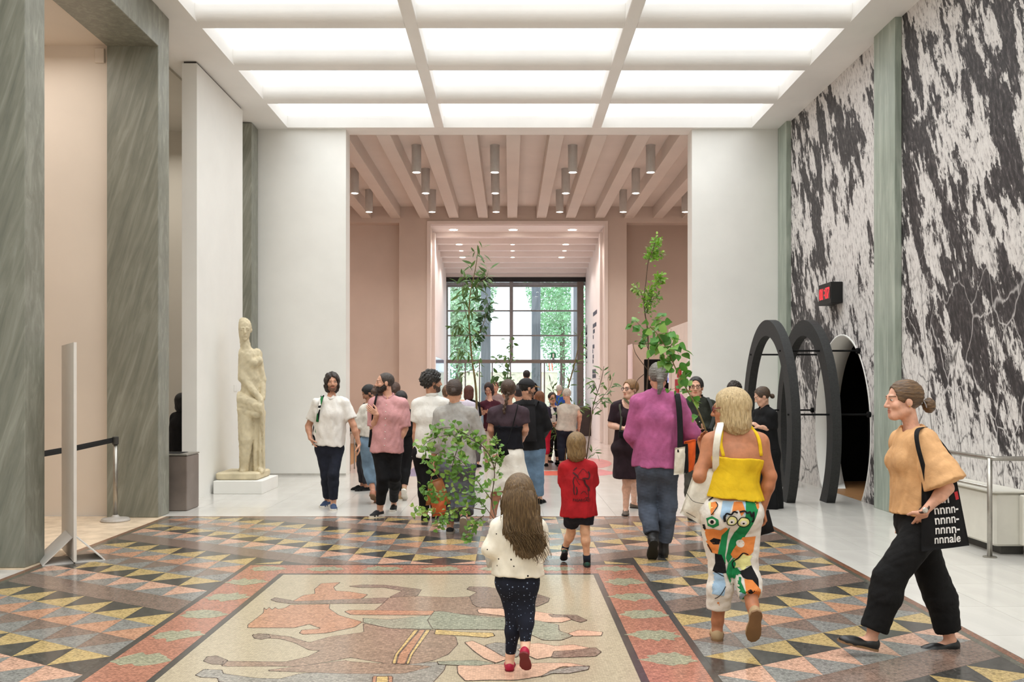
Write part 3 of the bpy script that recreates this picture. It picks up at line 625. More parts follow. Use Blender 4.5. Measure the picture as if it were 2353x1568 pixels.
MB().tube([(4.43, 9.9, .645), (4.43, 8.44, .645)], .014, 10).build('lower_rail', steel, t, True)
for y in (8.44, 9.88):
    p = MB().tube([(4.43, y, .0), (4.43, y, .915)], .022, 12).build('rail_post', steel, t, True); MB().lathe([(.06, 0), (.06, .008), (.03, .012)], (4.43, y, 0), 20).build('post_flange', steel, p)
# white info stand on the left
t = thing('sign_stand', 'tall white upright sign board on folded metal foot by the marble pillar', 'sign stand', (-4.05, 8.45, 0))
A = np.array([-3.854, 8.1, 0]); B = np.array([-4.30, 8.79, 0]); u = unit(B-A); nn = np.array([u[1], -u[0], 0])
R = np.array([u, nn, [0, 0, 1]]).T; c = (A+B)/2; L = np.linalg.norm(B-A)/2
MB().obox(c+np.array([0, 0, .995]), R, np.array([L, .012, .975])).build('sign_board', M('sign_white', (222, 216, 208), .5, .02), t)
foot = M('foot_metal', (206, 202, 196), .45, .04)
for sg in (-1, 1):
    mb = MB(); q = [A+u*.06+nn*sg*.012+np.array([0, 0, .23]), B-u*.30+nn*sg*.012+np.array([0, 0, .23]), B-u*.30+nn*sg*.25, A+u*.06+nn*sg*.25]
    mb.prism(q, nn*sg*.006+np.array([0, 0, .006]), False); mb.build('folded_foot', foot, t)
    MB().obox(A+u*.25+nn*sg*.13+np.array([0, 0, .004]), R, np.array([.2, .125, .004])).build('base_plate', foot, t)
# belt barrier
t = thing('belt_barrier', 'grey belt barrier post with round base in front of the marble pillar', 'barrier', (-4.62, 10.7, 0))
MB().lathe([(.16, 0), (.165, .012), (.15, .035), (.05, .05), (.03, .075)], (-4.62, 10.7, 0), 28).build('post_base', M('barrier_grey', (176, 170, 162), .4, .04), t, False)
MB().lathe([(.025, .06), (.025, .90)], (-4.62, 10.7, 0), 14).build('post_pole', steel, t, True); MB().lathe([(.036, .9), (.036, .985), (.03, .99)], (-4.62, 10.7, 0), 16).build('post_head', M('barrier_dark', (66, 64, 60), .5), t)
MB().tube([(-4.64, 10.68, .95), (-4.60, 9.7, .925), (-4.58, 8.9, .915), (-4.6, 8.28, .93)], .030, 4, .06, (0, 0, 1)).build('belt', M('belt_black', (22, 22, 22), .8), t)
# metal bin beside the pillar
t = thing('litter_bin', 'brownish steel box bin standing just behind the second marble pillar', 'bin', (-4.3, 11.75, 0))
MB().rbox(-4.62, -4.085, 11.55, 12.0, .0, .70, .01).build('bin_body', M('bin_steel', (132, 120, 112), .4, .1, 3, metal=.3), t); MB().rbox(-4.63, -4.08, 11.54, 12.01, .701, .72, .004).build('bin_rim', steel, t)
MB().box(-4.5, -4.2, 11.62, 11.93, .721, .724).build('bin_opening', black, t)
# statue plinth
t = thing('statue_plinth', 'low white rectangular plinth under the stone statue', 'plinth', (-3.99, 13.8, 0)); MB().rbox(-4.345, -3.63, 13.38, 14.3, .0, .19, .004).build('plinth_block', white, t)
# second hall furniture
t = thing('folding_table', 'small folding table with chrome legs just inside the second hall', 'table', (-3.3, 17.2, 0))
MB().rbox(-3.75, -2.93, 16.95, 17.55, .70, .73, .008).build('table_top', M('table_grey', (150, 140, 130), .5), t)
for x, y in ((-3.7, 17.0), (-2.98, 17.0), (-3.7, 17.5), (-2.98, 17.5)): MB().tube([(x, y, 0), (x, y, .7)], .013, 8).build('leg', steel, t, True)
tag(MB().rbox(-3.3, -2.98, 17.1, 17.4, .731, .86, .02).build('shoulder_pouch', black, None, loc=(-3.1, 17.25, .73)), 'black pouch lying on the folding table', 'pouch')
#
t = thing('exhibition_wall', 'pale free-standing exhibition wall behind the dark display screen', 'partition', (3.5, 22.8, 0))
MB().box(2.98, 5.5, 22.6, 22.9, 0, 2.61).build('wall_face', M('expo_beige', (226, 206, 190), .7, .02), t); MB().box(2.955, 2.98, 22.2, 22.95, 0, 2.61).build('wall_edge', M('expo_pink', (236, 214, 214), .7, .02), t)
t = thing('exhibition_wall', 'taller pale exhibition wall running toward the right opening edge', 'partition', (3.75, 18.8, 0)); MB().box(3.70, 3.85, 16.7, 21.1, 0, 2.93).build('wall_face', M('expo_white', (228, 216, 208), .7, .02), t)
MB().box(3.66, 3.70, 20.9, 21.1, 0, 2.9).build('wall_edge', M('expo_white', (228, 216, 208), .7, .02), t)
t = thing('display_screen', 'tall black exhibition screen with a glowing blue picture', 'screen', (3.3, 21.7, 0))
a, b = W(1481, 860, 21.7), W(1550, 826, 21.7); MB().rbox(a[0], b[0], 21.7, 21.8, 0, b[2], .01).build('screen_frame', black, t)
a, b = W(1534, 880, 21.68), W(1549, 828, 21.68); g = NT('screen_glow'); w = g.n.new('ShaderNodeTexWave'); g.I(w, 0, g.map((1, 1, 1), (0, .6, 0))); w.inputs['Scale'].default_value = 3.; w.inputs['Distortion'].default_value = 2
cc = g.ramp(w.outputs['Fac'], [(.3, (120, 140, 230)), (.6, (215, 225, 255))]); g.out((20, 20, 40), .4); g.I(g.b, 'Emission Color', cc); g.b.inputs['Emission Strength'].default_value = .9
MB().box(a[0], b[0], 21.69, 21.698, a[2], b[2]).build('screen_picture', g.m, t)
red = M('banner_red', (176, 30, 36), .6)
for x, y0, y1, lab in ((1556, 872, 905, 'lower narrow red banner strip beside the glowing screen'), (1561, 846, 868, 'upper short red banner strip at the opening edge')):
    D = 3.69*FP/(x-VX); a, b = W(x, y1, D), W(x, y0, D); tag(MB().box(3.675, 3.699, D-.2, D+.2, a[2], b[2]).build('banner_strip', red, None, loc=(3.69, D, a[2])), lab, 'banner', 'red banner strips')
t = thing('glass_showcase', 'bluish glass panel leaning on the left passage wall', 'panel', (-2.13, 27, 1)); MB().box(-2.172, -2.10, 25.8, 29, .9, 2.41).build('panel_glass', M('blue_glass', (112, 124, 158), .15, .1), t); MB().box(-2.172, -2.08, 25.78, 29.02, .86, .899).build('panel_rail', steel, t)
tag(MB().rbox(2.15, 2.57, 29, 30.8, 0, .92, .02).build('reception_bench', M('dark_bench', (62, 50, 46), .6, .1), None, loc=(2.36, 29.9, 0)), 'dark brown block bench against the right passage wall', 'bench')
lt = thing('wall_lettering', 'rows of small dark print on the right passage wall', 'lettering', (2.57, 27.6, 1.5)); ink = M('ink', (70, 62, 74), .6)
for x, y, w in ((1367, 720, 9), (1366, 748, 8), (1364.5, 762, 4), (1363, 775, 1.5), (1363.5, 797, 4), (1362, 808, 1.5), (1363, 820, 2.5), (1362.5, 831, 2), (1365, 854, 8), (1365, 865, 8), (1363.5, 888, 4)):
    D = 2.57*FP/(x-VX); dw = w*D/(x-VX); z = W(x, y, D)[2]; k = max(1, int(w)); mb = MB()
    for i in range(k*2): yy = D-dw/2+dw*(i+.1)/(2*k); mb.box(2.569, 2.574, yy, yy+dw*.7/(2*k), z-.05-.015*(i % 3 == 0), z+.05+.02*(i % 2))
    mb.build('text_line', ink, lt)
lt = thing('wall_lettering', 'large black upright characters on the passage wall beside window', 'lettering', (2.57, 31, 1.5))
for y0, y1 in ((748, 770), (775, 797), (807, 824), (832, 835)):
    a, b = W(1346, y1, 30.8), W(1346, y0, 30.8); h = b[2]-a[2]; mb = MB(); mb.box(2.566, 2.574, 30.5, 30.62, a[2], b[2])
    if h > .1: mb.box(2.566, 2.574, 30.62, 31.0, a[2], a[2]+h*.25); mb.box(2.566, 2.574, 30.9, 31.02, a[2]+h*.25, b[2]-h*.2)
    mb.build('letter', black, lt)
# ================= implicit-surface sculpting (people, statue)
class Fd:
    def __init__(s, lo, hi, h):
        s.lo = np.asarray(lo, float); s.h = h; n = np.ceil((np.asarray(hi)-s.lo)/h).astype(int)+1
        s.n = n; s.f = np.full(n, .5, np.float32); s.ax = [(s.lo[i]+h*np.arange(n[i])).astype(np.float32) for i in range(3)]
    def op(s, fn, lo, hi, k, mode='u'):
        pad = k+2.5*s.h; i0 = np.maximum(np.floor((np.asarray(lo)-pad-s.lo)/s.h).astype(int), 0); i1 = np.minimum(np.ceil((np.asarray(hi)+pad-s.lo)/s.h).astype(int)+1, s.n)
        if (i1 <= i0).any(): return
        sl = tuple(slice(a, b) for a, b in zip(i0, i1))
        X, Y, Z = s.ax[0][sl[0]][:, None, None], s.ax[1][sl[1]][None, :, None], s.ax[2][sl[2]][None, None, :]
        d = fn(X, Y, Z); a = s.f[sl]
        if mode == 'u':
            r = np.minimum(a, d)
            if k > 0: q = np.maximum(k-np.abs(a-d), 0); r = r-q*q/(4*k)
        else:
            r = np.maximum(a, -d)
            if k > 0: q = np.maximum(k-np.abs(a+d), 0); r = r+q*q/(4*k)
        s.f[sl] = r
    def cap(s, a, b, ra, rb=None, k=.02, mode='u', clip=None):
        a, b = np.asarray(a, float), np.asarray(b, float); rb = ra if rb is None else rb; ba = b-a; L = float(ba@ba)+1e-9
        def fn(X, Y, Z):
            px, py, pz = X-a[0], Y-a[1], Z-a[2]; t = np.clip((px*ba[0]+py*ba[1]+pz*ba[2])/L, 0, 1)
            d = np.sqrt((px-t*ba[0])**2+(py-t*ba[1])**2+(pz-t*ba[2])**2)-(ra+(rb-ra)*t)
            if clip is not None: p, n = clip; d = np.maximum(d, (X-p[0])*n[0]+(Y-p[1])*n[1]+(Z-p[2])*n[2])
            return d
        r = max(ra, rb); s.op(fn, np.minimum(a, b)-r, np.maximum(a, b)+r, k, mode)
    def ell(s, c, r, R=None, k=.02, mode='u'):
        c = np.asarray(c, float); R = np.eye(3) if R is None else R
        def fn(X, Y, Z):
            px, py, pz = X-c[0], Y-c[1], Z-c[2]; q0 = q1 = 0
            for i in range(3):
                u = px*R[0, i]+py*R[1, i]+pz*R[2, i]; q0 = q0+(u/r[i])**2; q1 = q1+(u/r[i]**2)**2
            q0 = np.sqrt(q0); return q0*(q0-1)/(np.sqrt(q1)+1e-9)
        m = max(r); s.op(fn, c-m, c+m, k, mode)
    def ecap(s, a, b, ra, rb, side, k=.03, mode='u', clip=None):
        a, b = np.asarray(a, float), np.asarray(b, float); ax = b-a; L = np.linalg.norm(ax); ax /= L; u = unit(side-ax*np.dot(side, ax)); v = np.cross(ax, u)
        def fn(X, Y, Z):
            px, py, pz = X-a[0], Y-a[1], Z-a[2]; w = px*ax[0]+py*ax[1]+pz*ax[2]; t = np.clip(w/L, 0, 1); ww = w-t*L
            rx, ry = ra[0]+(rb[0]-ra[0])*t, ra[1]+(rb[1]-ra[1])*t
            d = (np.sqrt(((px*u[0]+py*u[1]+pz*u[2])/rx)**2+((px*v[0]+py*v[1]+pz*v[2])/ry)**2+(ww/ry)**2)-1)*np.minimum(rx, ry)
            if clip is not None: p, n = clip; d = np.maximum(d, (X-p[0])*n[0]+(Y-p[1])*n[1]+(Z-p[2])*n[2])
            return d
        r = max(*ra, *rb); s.op(fn, np.minimum(a, b)-r, np.maximum(a, b)+r, k, mode)
    def clip(s, p, n):
        p, n = np.asarray(p, float), np.asarray(n, float); X, Y, Z = s.ax[0][:, None, None], s.ax[1][None, :, None], s.ax[2][None, None, :]
        s.f = np.maximum(s.f, ((X-p[0])*n[0]+(Y-p[1])*n[1]+(Z-p[2])*n[2]).astype(np.float32))
    def disp(s, amp, lam, seed=0, st=(1, 1, 1), ridge=False, att=None):
        r = np.random.default_rng(seed); m = np.abs(s.f) < .05; I = np.nonzero(m); P = [s.ax[i][I[i]] for i in range(3)]; d = 0
        for q in range(7):
            kv = r.normal(size=3); kv = kv/np.linalg.norm(kv)*np.array(st)*2*math.pi/(lam*r.uniform(.6, 1.5)); w = np.sin(P[0]*kv[0]+P[1]*kv[1]+P[2]*kv[2]+r.uniform(0, 6.3))
            d = d+(1-2*np.abs(w) if ridge else w)
        if att: d = d*np.clip((att[1]-P[2])/(att[1]-att[0]), 0, 1)
        s.f[I] += (amp*d/3.).astype(np.float32)
    def mesh(s):
        f = s.f.copy(); f[0] = f[-1] = .5; f[:, 0] = f[:, -1] = .5; f[:, :, 0] = f[:, :, -1] = .5
        ins = f < 0; nx, ny, nz = s.n; cnt = np.zeros((nx-1, ny-1, nz-1), np.int8)
        C = [(i, j, k) for i in (0, 1) for j in (0, 1) for k in (0, 1)]
        for i, j, k in C: cnt += ins[i:nx-1+i, j:ny-1+j, k:nz-1+k]
        I = np.nonzero((cnt > 0) & (cnt < 8)); m = len(I[0])
        if m == 0: return np.zeros((0, 3)), np.zeros((0, 4), int)
        idx = np.full((nx-1, ny-1, nz-1), -1, np.int32); idx[I] = np.arange(m)
        acc = np.zeros((m, 3)); c = np.zeros(m); val = {q: f[I[0]+q[0], I[1]+q[1], I[2]+q[2]] for q in C}
        for p in C:
            for a in range(3):
                if p[a]: continue
                q = list(p); q[a] = 1; q = tuple(q); va, vb = val[p], val[q]; x = (va < 0) != (vb < 0); t = va/np.where(x, va-vb, 1)
                pos = np.zeros((m, 3)); pos[:] = p; pos[:, a] = t; acc[x] += pos[x]; c += x
        V = s.lo+s.h*(np.stack(I, 1)+acc/c[:, None]); F = []
        for a in range(3):
            b, d = (a+1) % 3, (a+2) % 3; sa = [slice(1, -1)]*3; sb = [slice(1, -1)]*3; sa[a] = slice(0, -1); sb[a] = slice(1, None)
            A, B = ins[tuple(sa)], ins[tuple(sb)]; E = np.nonzero(A != B); base = [E[0].copy(), E[1].copy(), E[2].copy()]
            for q in range(3):
                if q != a: base[q] = base[q]+1
            def cell(db, dd): g = [x.copy() for x in base]; g[b] = g[b]-db; g[d] = g[d]-dd; return idx[g[0], g[1], g[2]]
            Q = np.stack([cell(1, 1), cell(0, 1), cell(0, 0), cell(1, 0)], 1); fl_ = B[E]; Q[fl_] = Q[fl_][:, ::-1]; F.append(Q)
        return V, np.concatenate(F)
def field_obj(name, fd, mats, parent, mifn=None):
    V, F = fd.mesh()
    if len(V) == 0: return None, None, None
    mi = mifn(V[F].mean(1)) if mifn else None
    return link(name, mkmesh(name, V-wl(parent), F, mats, True, mi), parent), V, F
SK = {}
def skin_mats(c, hairc, lip=None):
    key = (c, hairc)
    if key not in SK:
        t = NT('skin'); n = t.noise(t.map(), 22, 4); col = t.ramp(n, [(.3, sh(c, .90)), (.7, sh(c, 1.05))]); t.bump(t.noise(t.map(), 160, 2), .08, .002)
        pass
        sk = t.out(col, .5, .35)
        SK[key] = [sk, M('lips', lip or (c[0]*.92, c[1]*.75, c[2]*.74), .5), M('eye_white', (215, 208, 200), .3), M('iris', (38, 28, 22), .2), M('brow', tuple(.55*x+.35*y for x, y in zip(sh(hairc, .8), c)), .8)]
    return SK[key]
HM = {}
def hair_mat(c, c2=None, back=0):
    if (c, c2, back) not in HM:
        t = NT('hair'); v = t.map((10, 10, 90) if back else (60, 60, 7)); n = t.noise(v, 2.2, 4, .65, .6); b = t.noise(t.map(), 7, 2)
        col = t.ramp(n, [(.28, sh(c, .55)), (.5, c), (.75, c2 or sh(c, 1.5))]); col = t.mix(t.math('MULTIPLY', b, .4), col, sh(c, .8))
        t.bump(n, .7, .012); HM[(c, c2, back)] = t.out(col, .42, .45)
    return HM[(c, c2, back)]
Z3 = np.array([0, 0, 1.])
def hand(F, w, d, th, s, body, curl=.5, k=.006, sc=1., grip=0):
    """palm, four unequal jointed fingers, thumb from the side of the palm"""
    d = unit(d); t = unit(th-d*np.dot(th, d)); n = np.cross(d, t)
    if np.dot(n, body) < 0: n = -n
    s = s*sc; L = (.071, .079, .073, .057)
    for i in range(4):
        lat = t*(.027-.018*i)*s; kn = w+d*(.086-(.004 if i in (0, 3) else 0)-(.006 if i == 3 else 0))*s+lat
        F.cap(w+d*.012*s+lat*.62, kn, .0125*s, .0105*s, .012*s)
        p = kn; ang = curl*(.30+.06*i); dd = d
        for j, fr in enumerate((.46, .30, .24)):
            ang_j = ang*(1+.75*j); dd = unit(d*math.cos(ang_j*1.5)+n*math.sin(ang_j*1.5)+t*(.10-.07*i)*(1-curl*.6)); q = p+dd*L[i]*fr*s
            F.cap(p, q, (.0094-.0009*j)*s, (.0086-.0010*j)*s, .003*s); p = q
    b = w+d*.022*s+t*.024*s+n*.004*s; d1 = unit(d*.62+t*.62+n*.40); p1 = b+d1*.042*s; d2 = unit(d*.86+t*.25+n*.45*(.5+curl)); p2 = p1+d2*.032*s; p3 = p2+unit(d2+n*.3*curl)*.026*s
    F.cap(b, p1, .0145*s, .0115*s, .012*s); F.cap(p1, p2, .0108*s, .0098*s, .004*s); F.cap(p2, p3, .0098*s, .0078*s, .004*s)
def head_prims(F, hd, HR, hn):
    F.ell(hd(0, -.012, .028), np.array([.074, .096, .086])*hn, HR, .02); F.ell(hd(0, .030, -.038), np.array([.056, .062, .076])*hn, HR, .03); F.cap(hd(-.012, .066, -.094), hd(.012, .066, -.094), .019*hn, None, .03)
    for g in (1, -1):
        F.cap(hd(g*.050, -.005, -.060), hd(g*.018, .062, -.092), .020*hn, .018*hn, .025); F.ell(hd(g*.040, .060, -.028), np.array([.022, .022, .020])*hn, HR, .02)
        F.ell(hd(g*.031, .098, .006), np.array([.020, .018, .011])*hn, HR, .008*hn, 's')
        F.ell(hd(g*.031, .074, .005), np.array([.0145, .0145, .0125])*hn, HR, .003)
        F.ell(hd(g*.075, -.006, -.010), np.array([.009, .020, .031])*hn, HR, .006)
    F.cap(hd(-.034, .083, .024), hd(.034, .083, .024), .010*hn, None, .016); F.cap(hd(0, .088, .012), hd(0, .108, -.030), .0075*hn, .0115*hn, .012)
    for g in (1, -1): F.ell(hd(g*.011, .096, -.034), np.array([.009, .012, .008])*hn, HR, .006)
    F.cap(hd(-.019, .084, -.058), hd(.019, .084, -.058), .0072*hn, None, .007); F.cap(hd(-.016, .083, -.068), hd(.016, .083, -.068), .0082*hn, None, .006); F.ell(hd(0, .098, -.063), np.array([.024, .012, .0022])*hn, HR, .004, 's')
def shoe(root, A, d, pitch, s, st, up0=Z3, roll=0):
    """st: dict c, sole, kind"""
    d = unit([d[0], d[1], 0]); pr = math.radians(pitch); f = d*math.cos(pr)-Z3*math.sin(pr); n = Z3*math.cos(pr)+d*math.sin(pr); l = np.cross(n, f)
    R = np.array([l, f, n]).T; kd = st.get('kind', 'sneaker'); hgt = .083*s
    lo, hi = A-.3*s, A+.3*s; F = Fd(lo, hi, .0052 if A[1] < 9 else .0075)
    P = lambda x, y, z: A+l*x*s+f*y*s+n*z*s
    F.ell(P(0, -.018, -.048), np.array([.036, .046, .050])*s, R, 0); F.cap(P(0, 0, -.052), P(.003, .10, -.066), .034*s, .034*s, .03*s); F.ell(P(.004, .128, -.066), np.array([.047, .072, .034 if kd != 'flat' else .027])*s, R, .03*s)
    if kd == 'sneaker': F.ell(P(0, .06, -.035), np.array([.03, .055, .032])*s, R, .03*s)
    if kd == 'boot': F.cap(P(0, -.01, -.03), P(0, -.015, .13), .046*s, .054*s, .03*s)
    if kd in ('flat', 'loafer', 'sneaker'): F.cap(P(0, -.006, .06), P(0, .03 if kd != 'flat' else .055, -.012), .026*s, .030*s, .01*s, 's')
    if kd == 'sneaker': F.cap(P(0, 0, .06), P(0, -.004, .0), .033*s, .033*s, .01*s, 's')
    F.clip(P(0, 0, -.083), -n); o, V, fa = field_obj('shoe', F, st['c'], root)
    out = [(-.030, -.052), (-.040, -.02), (-.036, .03), (-.044, .09), (-.048, .135), (-.040, .175), (-.018, .200), (.008, .205), (.034, .185), (.050, .14), (.047, .09), (.038, .03), (.040, -.02), (.030, -.052), (.0, -.066)]
    MB().prism([P(x*1.03, y*1.0, -.0845) for x, y in out], n*(.026 if kd in ('sneaker', 'boot') else .014)*s).build('sole', st['sole'], o)
    if st.get('laces'):
        mb = MB()
        for i in range(4): y = .035+.022*i; mb.tube([P(-.02, y, -.014-.009*i), P(0, y+.004, -.006-.009*i), P(.022, y+.008, -.015-.009*i)], .0035*s, 5)
        mb.build('laces', st['laces'], o)
def person(label, D, a, top, hip, s=1., hs=.228, ha=None, hp=0, hr=0, neck=None, bw=1., sw=1., fem=0, La=None, Ra=None, Ll=None, Rl=None, skin=(206, 156, 130), hair=('short', (50, 38, 30)), wear=(), shoes=None,
           group=None, beard=None, glasses=None, hands=1, lod=None, extra=None, sole_c=None, hipw=1.):
    ar = math.radians(a); f = np.array([math.sin(ar), -math.cos(ar), 0]); l = np.array([math.cos(ar), math.sin(ar), 0])
    har = math.radians(a if ha is None else ha); hpr = math.radians(hp); fh = np.array([math.sin(har)*math.cos(hpr), -math.cos(har)*math.cos(hpr), -math.sin(hpr)]); lh = np.array([math.cos(har), math.sin(har), 0])
    if hr: rr = math.radians(hr); lh = unit(lh*math.cos(rr)+np.cross(lh, fh)*math.sin(rr))
    uh = np.cross(lh, fh)*1.0
    if uh[2] < 0: uh = -uh
    hn = hs/.228; HR = np.array([lh, fh, uh]).T
    pt = lambda q: W(q[0], q[1], D+(q[2] if len(q) > 2 else 0))
    H = pt(hip); HC = pt(top)-uh*.112*hn if len(top) < 4 else pt(top)
    N = pt(neck) if neck is not None else HC-Z3*.178*hn-f*.012*s-0*l
    t = unit(N-H); hd = lambda x, y, z: HC+hn*(x*lh+y*fh+z*uh)
    rt = tag(empty('person', (H[0], H[1], 0)), label, 'person', group)
    h = lod or min(max(.0072, D*.00098), .016); hh = h*.56
    sj = {1: N-t*.078*s+l*.160*sw*s, -1: N-t*.078*s-l*.160*sw*s}; hj = {1: H+l*.092*s*hipw-Z3*.02*s, -1: H-l*.092*s*hipw-Z3*.02*s}
    arm = {}; leg = {}
    for sg, A in ((1, La), (-1, Ra)):
        if A is None: e = sj[sg]+l*sg*.045*s-Z3*.27*s-f*.01; w = e-Z3*.24*s+f*.07*s; tip = w-Z3*.15+f*.03; cu = .5; th = f
        else:
            e, w = pt(A[0]), pt(A[1]); tip = pt(A[2]) if len(A) > 2 and A[2] is not None else w+unit(w-e)*.15; cu = A[3] if len(A) > 3 else .5; th = np.array(A[4], float) if len(A) > 4 else f+np.array([0, 0, .1])
        arm[sg] = (sj[sg], e, w, tip, cu, th)
    for sg, A in ((1, Ll), (-1, Rl)):
        if A is None: an = np.array([hj[sg][0], hj[sg][1], .083*s]); kn = (hj[sg]+an)/2+f*.02*s; yaw = a; pi = 0
        else:
            an = A[1]; an = G(an[1], an[2])+Z3*.083*s if an[0] == 'g' else pt(an)
            kn = pt(A[0]) if A[0] is not None else (hj[sg]+an)/2+f*.035*s; yaw = A[2] if len(A) > 2 else a; pi = A[3] if len(A) > 3 else 0
        leg[sg] = (hj[sg], kn, an, yaw, pi)
    cw, cd, ww, wd, hw, hdp = [q*s*bw for q in ((.150, .108, .118, .092, .160, .112) if fem else (.165, .118, .142, .104, .156, .112))]; hw *= hipw
    wa = H+(N-H)*.36; ch = H+(N-H)*.66; ct = H+(N-H)*.86
    allp = [HC+uh*.13*hn, H]+[p for v in arm.values() for p in v[:4]]+[p for v in leg.values() for p in v[:3]]
    lo, hi = np.min(allp, 0)-.21*s, np.max(allp, 0)+.21*s; lo[2] = -.01
    def torso(F, i=0., hem=None, k=.05):
        F.ecap(H-t*.02*s, wa, (hw+i, hdp+i), (ww+i, wd+i), l, k); F.ecap(wa, ch, (ww+i, wd+i), (cw+i, cd+i), l, k); F.ecap(ch, ct, (cw+i, cd+i), (.128*s*sw*bw+i, .088*s+i), l, k)
        if fem:
            for g in (1, -1): F.ell(ch+l*g*.068*s*bw+f*(cd-.022*s)+t*.01, np.array([.058, .05, .058])*s*bw+i*.8, np.array([l, f, t]).T, .035)
        for g in (1, -1): F.ell(H+l*g*.075*s*hipw-f*.052*s*bw-Z3*.045*s, np.array([.082, .075, .095])*s*bw+i*.8, None, .04)
    def shoulders(F, i=0.):
        for g in (1, -1): F.cap(N-t*.012*s+l*g*.02*s, sj[g], .040*s+i, (.046 if fem else .051)*s*bw+i, .05)
    AR = ((.049, .039, .037, .027) if fem else (.056, .043, .040, .030)); AR = [q*s*bw**.5 for q in AR]
    LR = [q*s*bw**.7 for q in ((.086, .056, .054, .036) if fem else (.084, .057, .055, .038))]
    def neckp(F): F.cap(N-t*.03*s, hd(0, -.022, -.055), (.054 if not fem else .044)*s*.5+.025*hn, (.051 if not fem else .043)*hn, .02)
    F = Fd(lo, hi, max(h, .0085)); torso(F, 0); shoulders(F); neckp(F); wcut = {}
    for g, (p, e, w, tip, cu, th) in arm.items():
        F.cap(p, e, AR[0], AR[1], .04); fm = e+(w-e)*.3; F.cap(e, fm, AR[1], AR[2], .02); F.cap(fm, w, AR[2], AR[3]*.92, .03)
    for g, (p, kn, an, yaw, pi) in leg.items():
        F.cap(p, kn, LR[0], LR[1], .05); bk = unit((kn-an))*0-f*.012*s; cf = kn+(an-kn)*.3+bk; F.cap(kn, cf, LR[1]*.92, LR[2], .03); F.cap(cf, an+(kn-an)*.12, LR[2], LR[3], .03); F.cap(an+(kn-an)*.12, an, LR[3], LR[3]*.95, .02)
        yr = math.radians(yaw); fd_ = np.array([math.sin(yr), -math.cos(yr), 0]); pr = math.radians(pi); ff = fd_*math.cos(pr)-Z3*math.sin(pr); fu = Z3*math.cos(pr)+fd_*math.sin(pr)
        F.cap(an-ff*.02*s-fu*.035*s, an+ff*.11*s-fu*.056*s, .030*s, .024*s, .03)
    F.clip(hd(0, 0, -.098)+0*Z3, unit(hd(0, 0, 0)-N)); V, Q = F.mesh(); VV = [V]; QQ = [Q]; MI = [np.zeros(len(Q), int)]; nb = len(V)
    # head
    F = Fd(HC-.185*hn, HC+.185*hn, hh); neckp(F)
    head_prims(F, hd, HR, hn)
    F.clip(N+t*.012, -unit(hd(0, 0, 0)-N)); V, Q = F.mesh()
    c = (V[Q].mean(1)-HC)@HR/hn; mi = np.zeros(len(Q), int); ax_ = np.abs(c[:, 0])
    mi[(c[:, 1] > .070) & (ax_ < .023) & (c[:, 2] < -.0535) & (c[:, 2] > -.0755) & (((c[:, 0]/.024)**2+((c[:, 2]+.0635)/.012)**2) < 1)] = 1
    ew = (((ax_-.031)/.0140)**2+((c[:, 2]-.005)/.0058)**2 < 1) & (c[:, 1] > .066); mi[ew] = 2; mi[ew & (((ax_-.031)/.0070)**2+((c[:, 2]-.005)/.0075)**2 < 1)] = 3
    mi[(c[:, 1] > .055) & (ax_ < .050) & (ax_ > .012) & (np.abs(c[:, 2]-.0275+.14*np.maximum(ax_-.036, 0)) < .0036)] = 4
    VV.append(V); QQ.append(Q+nb); MI.append(mi); nb += len(V)
    if hands:
        for g, (p, e, w, tip, cu, th) in arm.items():
            if hands in (1, 'L' if g > 0 else 'R'):
                F = Fd(w-.20*s, w+.20*s, max(.0042, hh*.72)); F.cap(e, w, AR[2], AR[3]*.92, 0); hand(F, w, tip-w, th, s, np.array([H[0], H[1], w[2]])-w, cu); F.clip(w-unit(w-e)*.03, unit(e-w)); V, Q = F.mesh()
                VV.append(V); QQ.append(Q+nb); MI.append(np.zeros(len(Q), int)); nb += len(V)
    mats = skin_mats(skin, hair[1] if hair else (60, 50, 40))
    link('body', mkmesh('body', np.concatenate(VV)-wl(rt), np.concatenate(QQ), mats, True, np.concatenate(MI)), rt)
    # garments
    J = dict(body=BVHTree.FromPolygons([tuple(p) for p in VV[0]], [tuple(int(j) for j in q) for q in QQ[0]]), root=rt, H=H, N=N, HC=HC, t=t, f=f, l=l, sj=sj, arm=arm, leg=leg, hd=hd, HR=HR, hn=hn, uh=uh, lh=lh, fh=fh); sd = int(abs(H[0])*1000)+int(D*77)
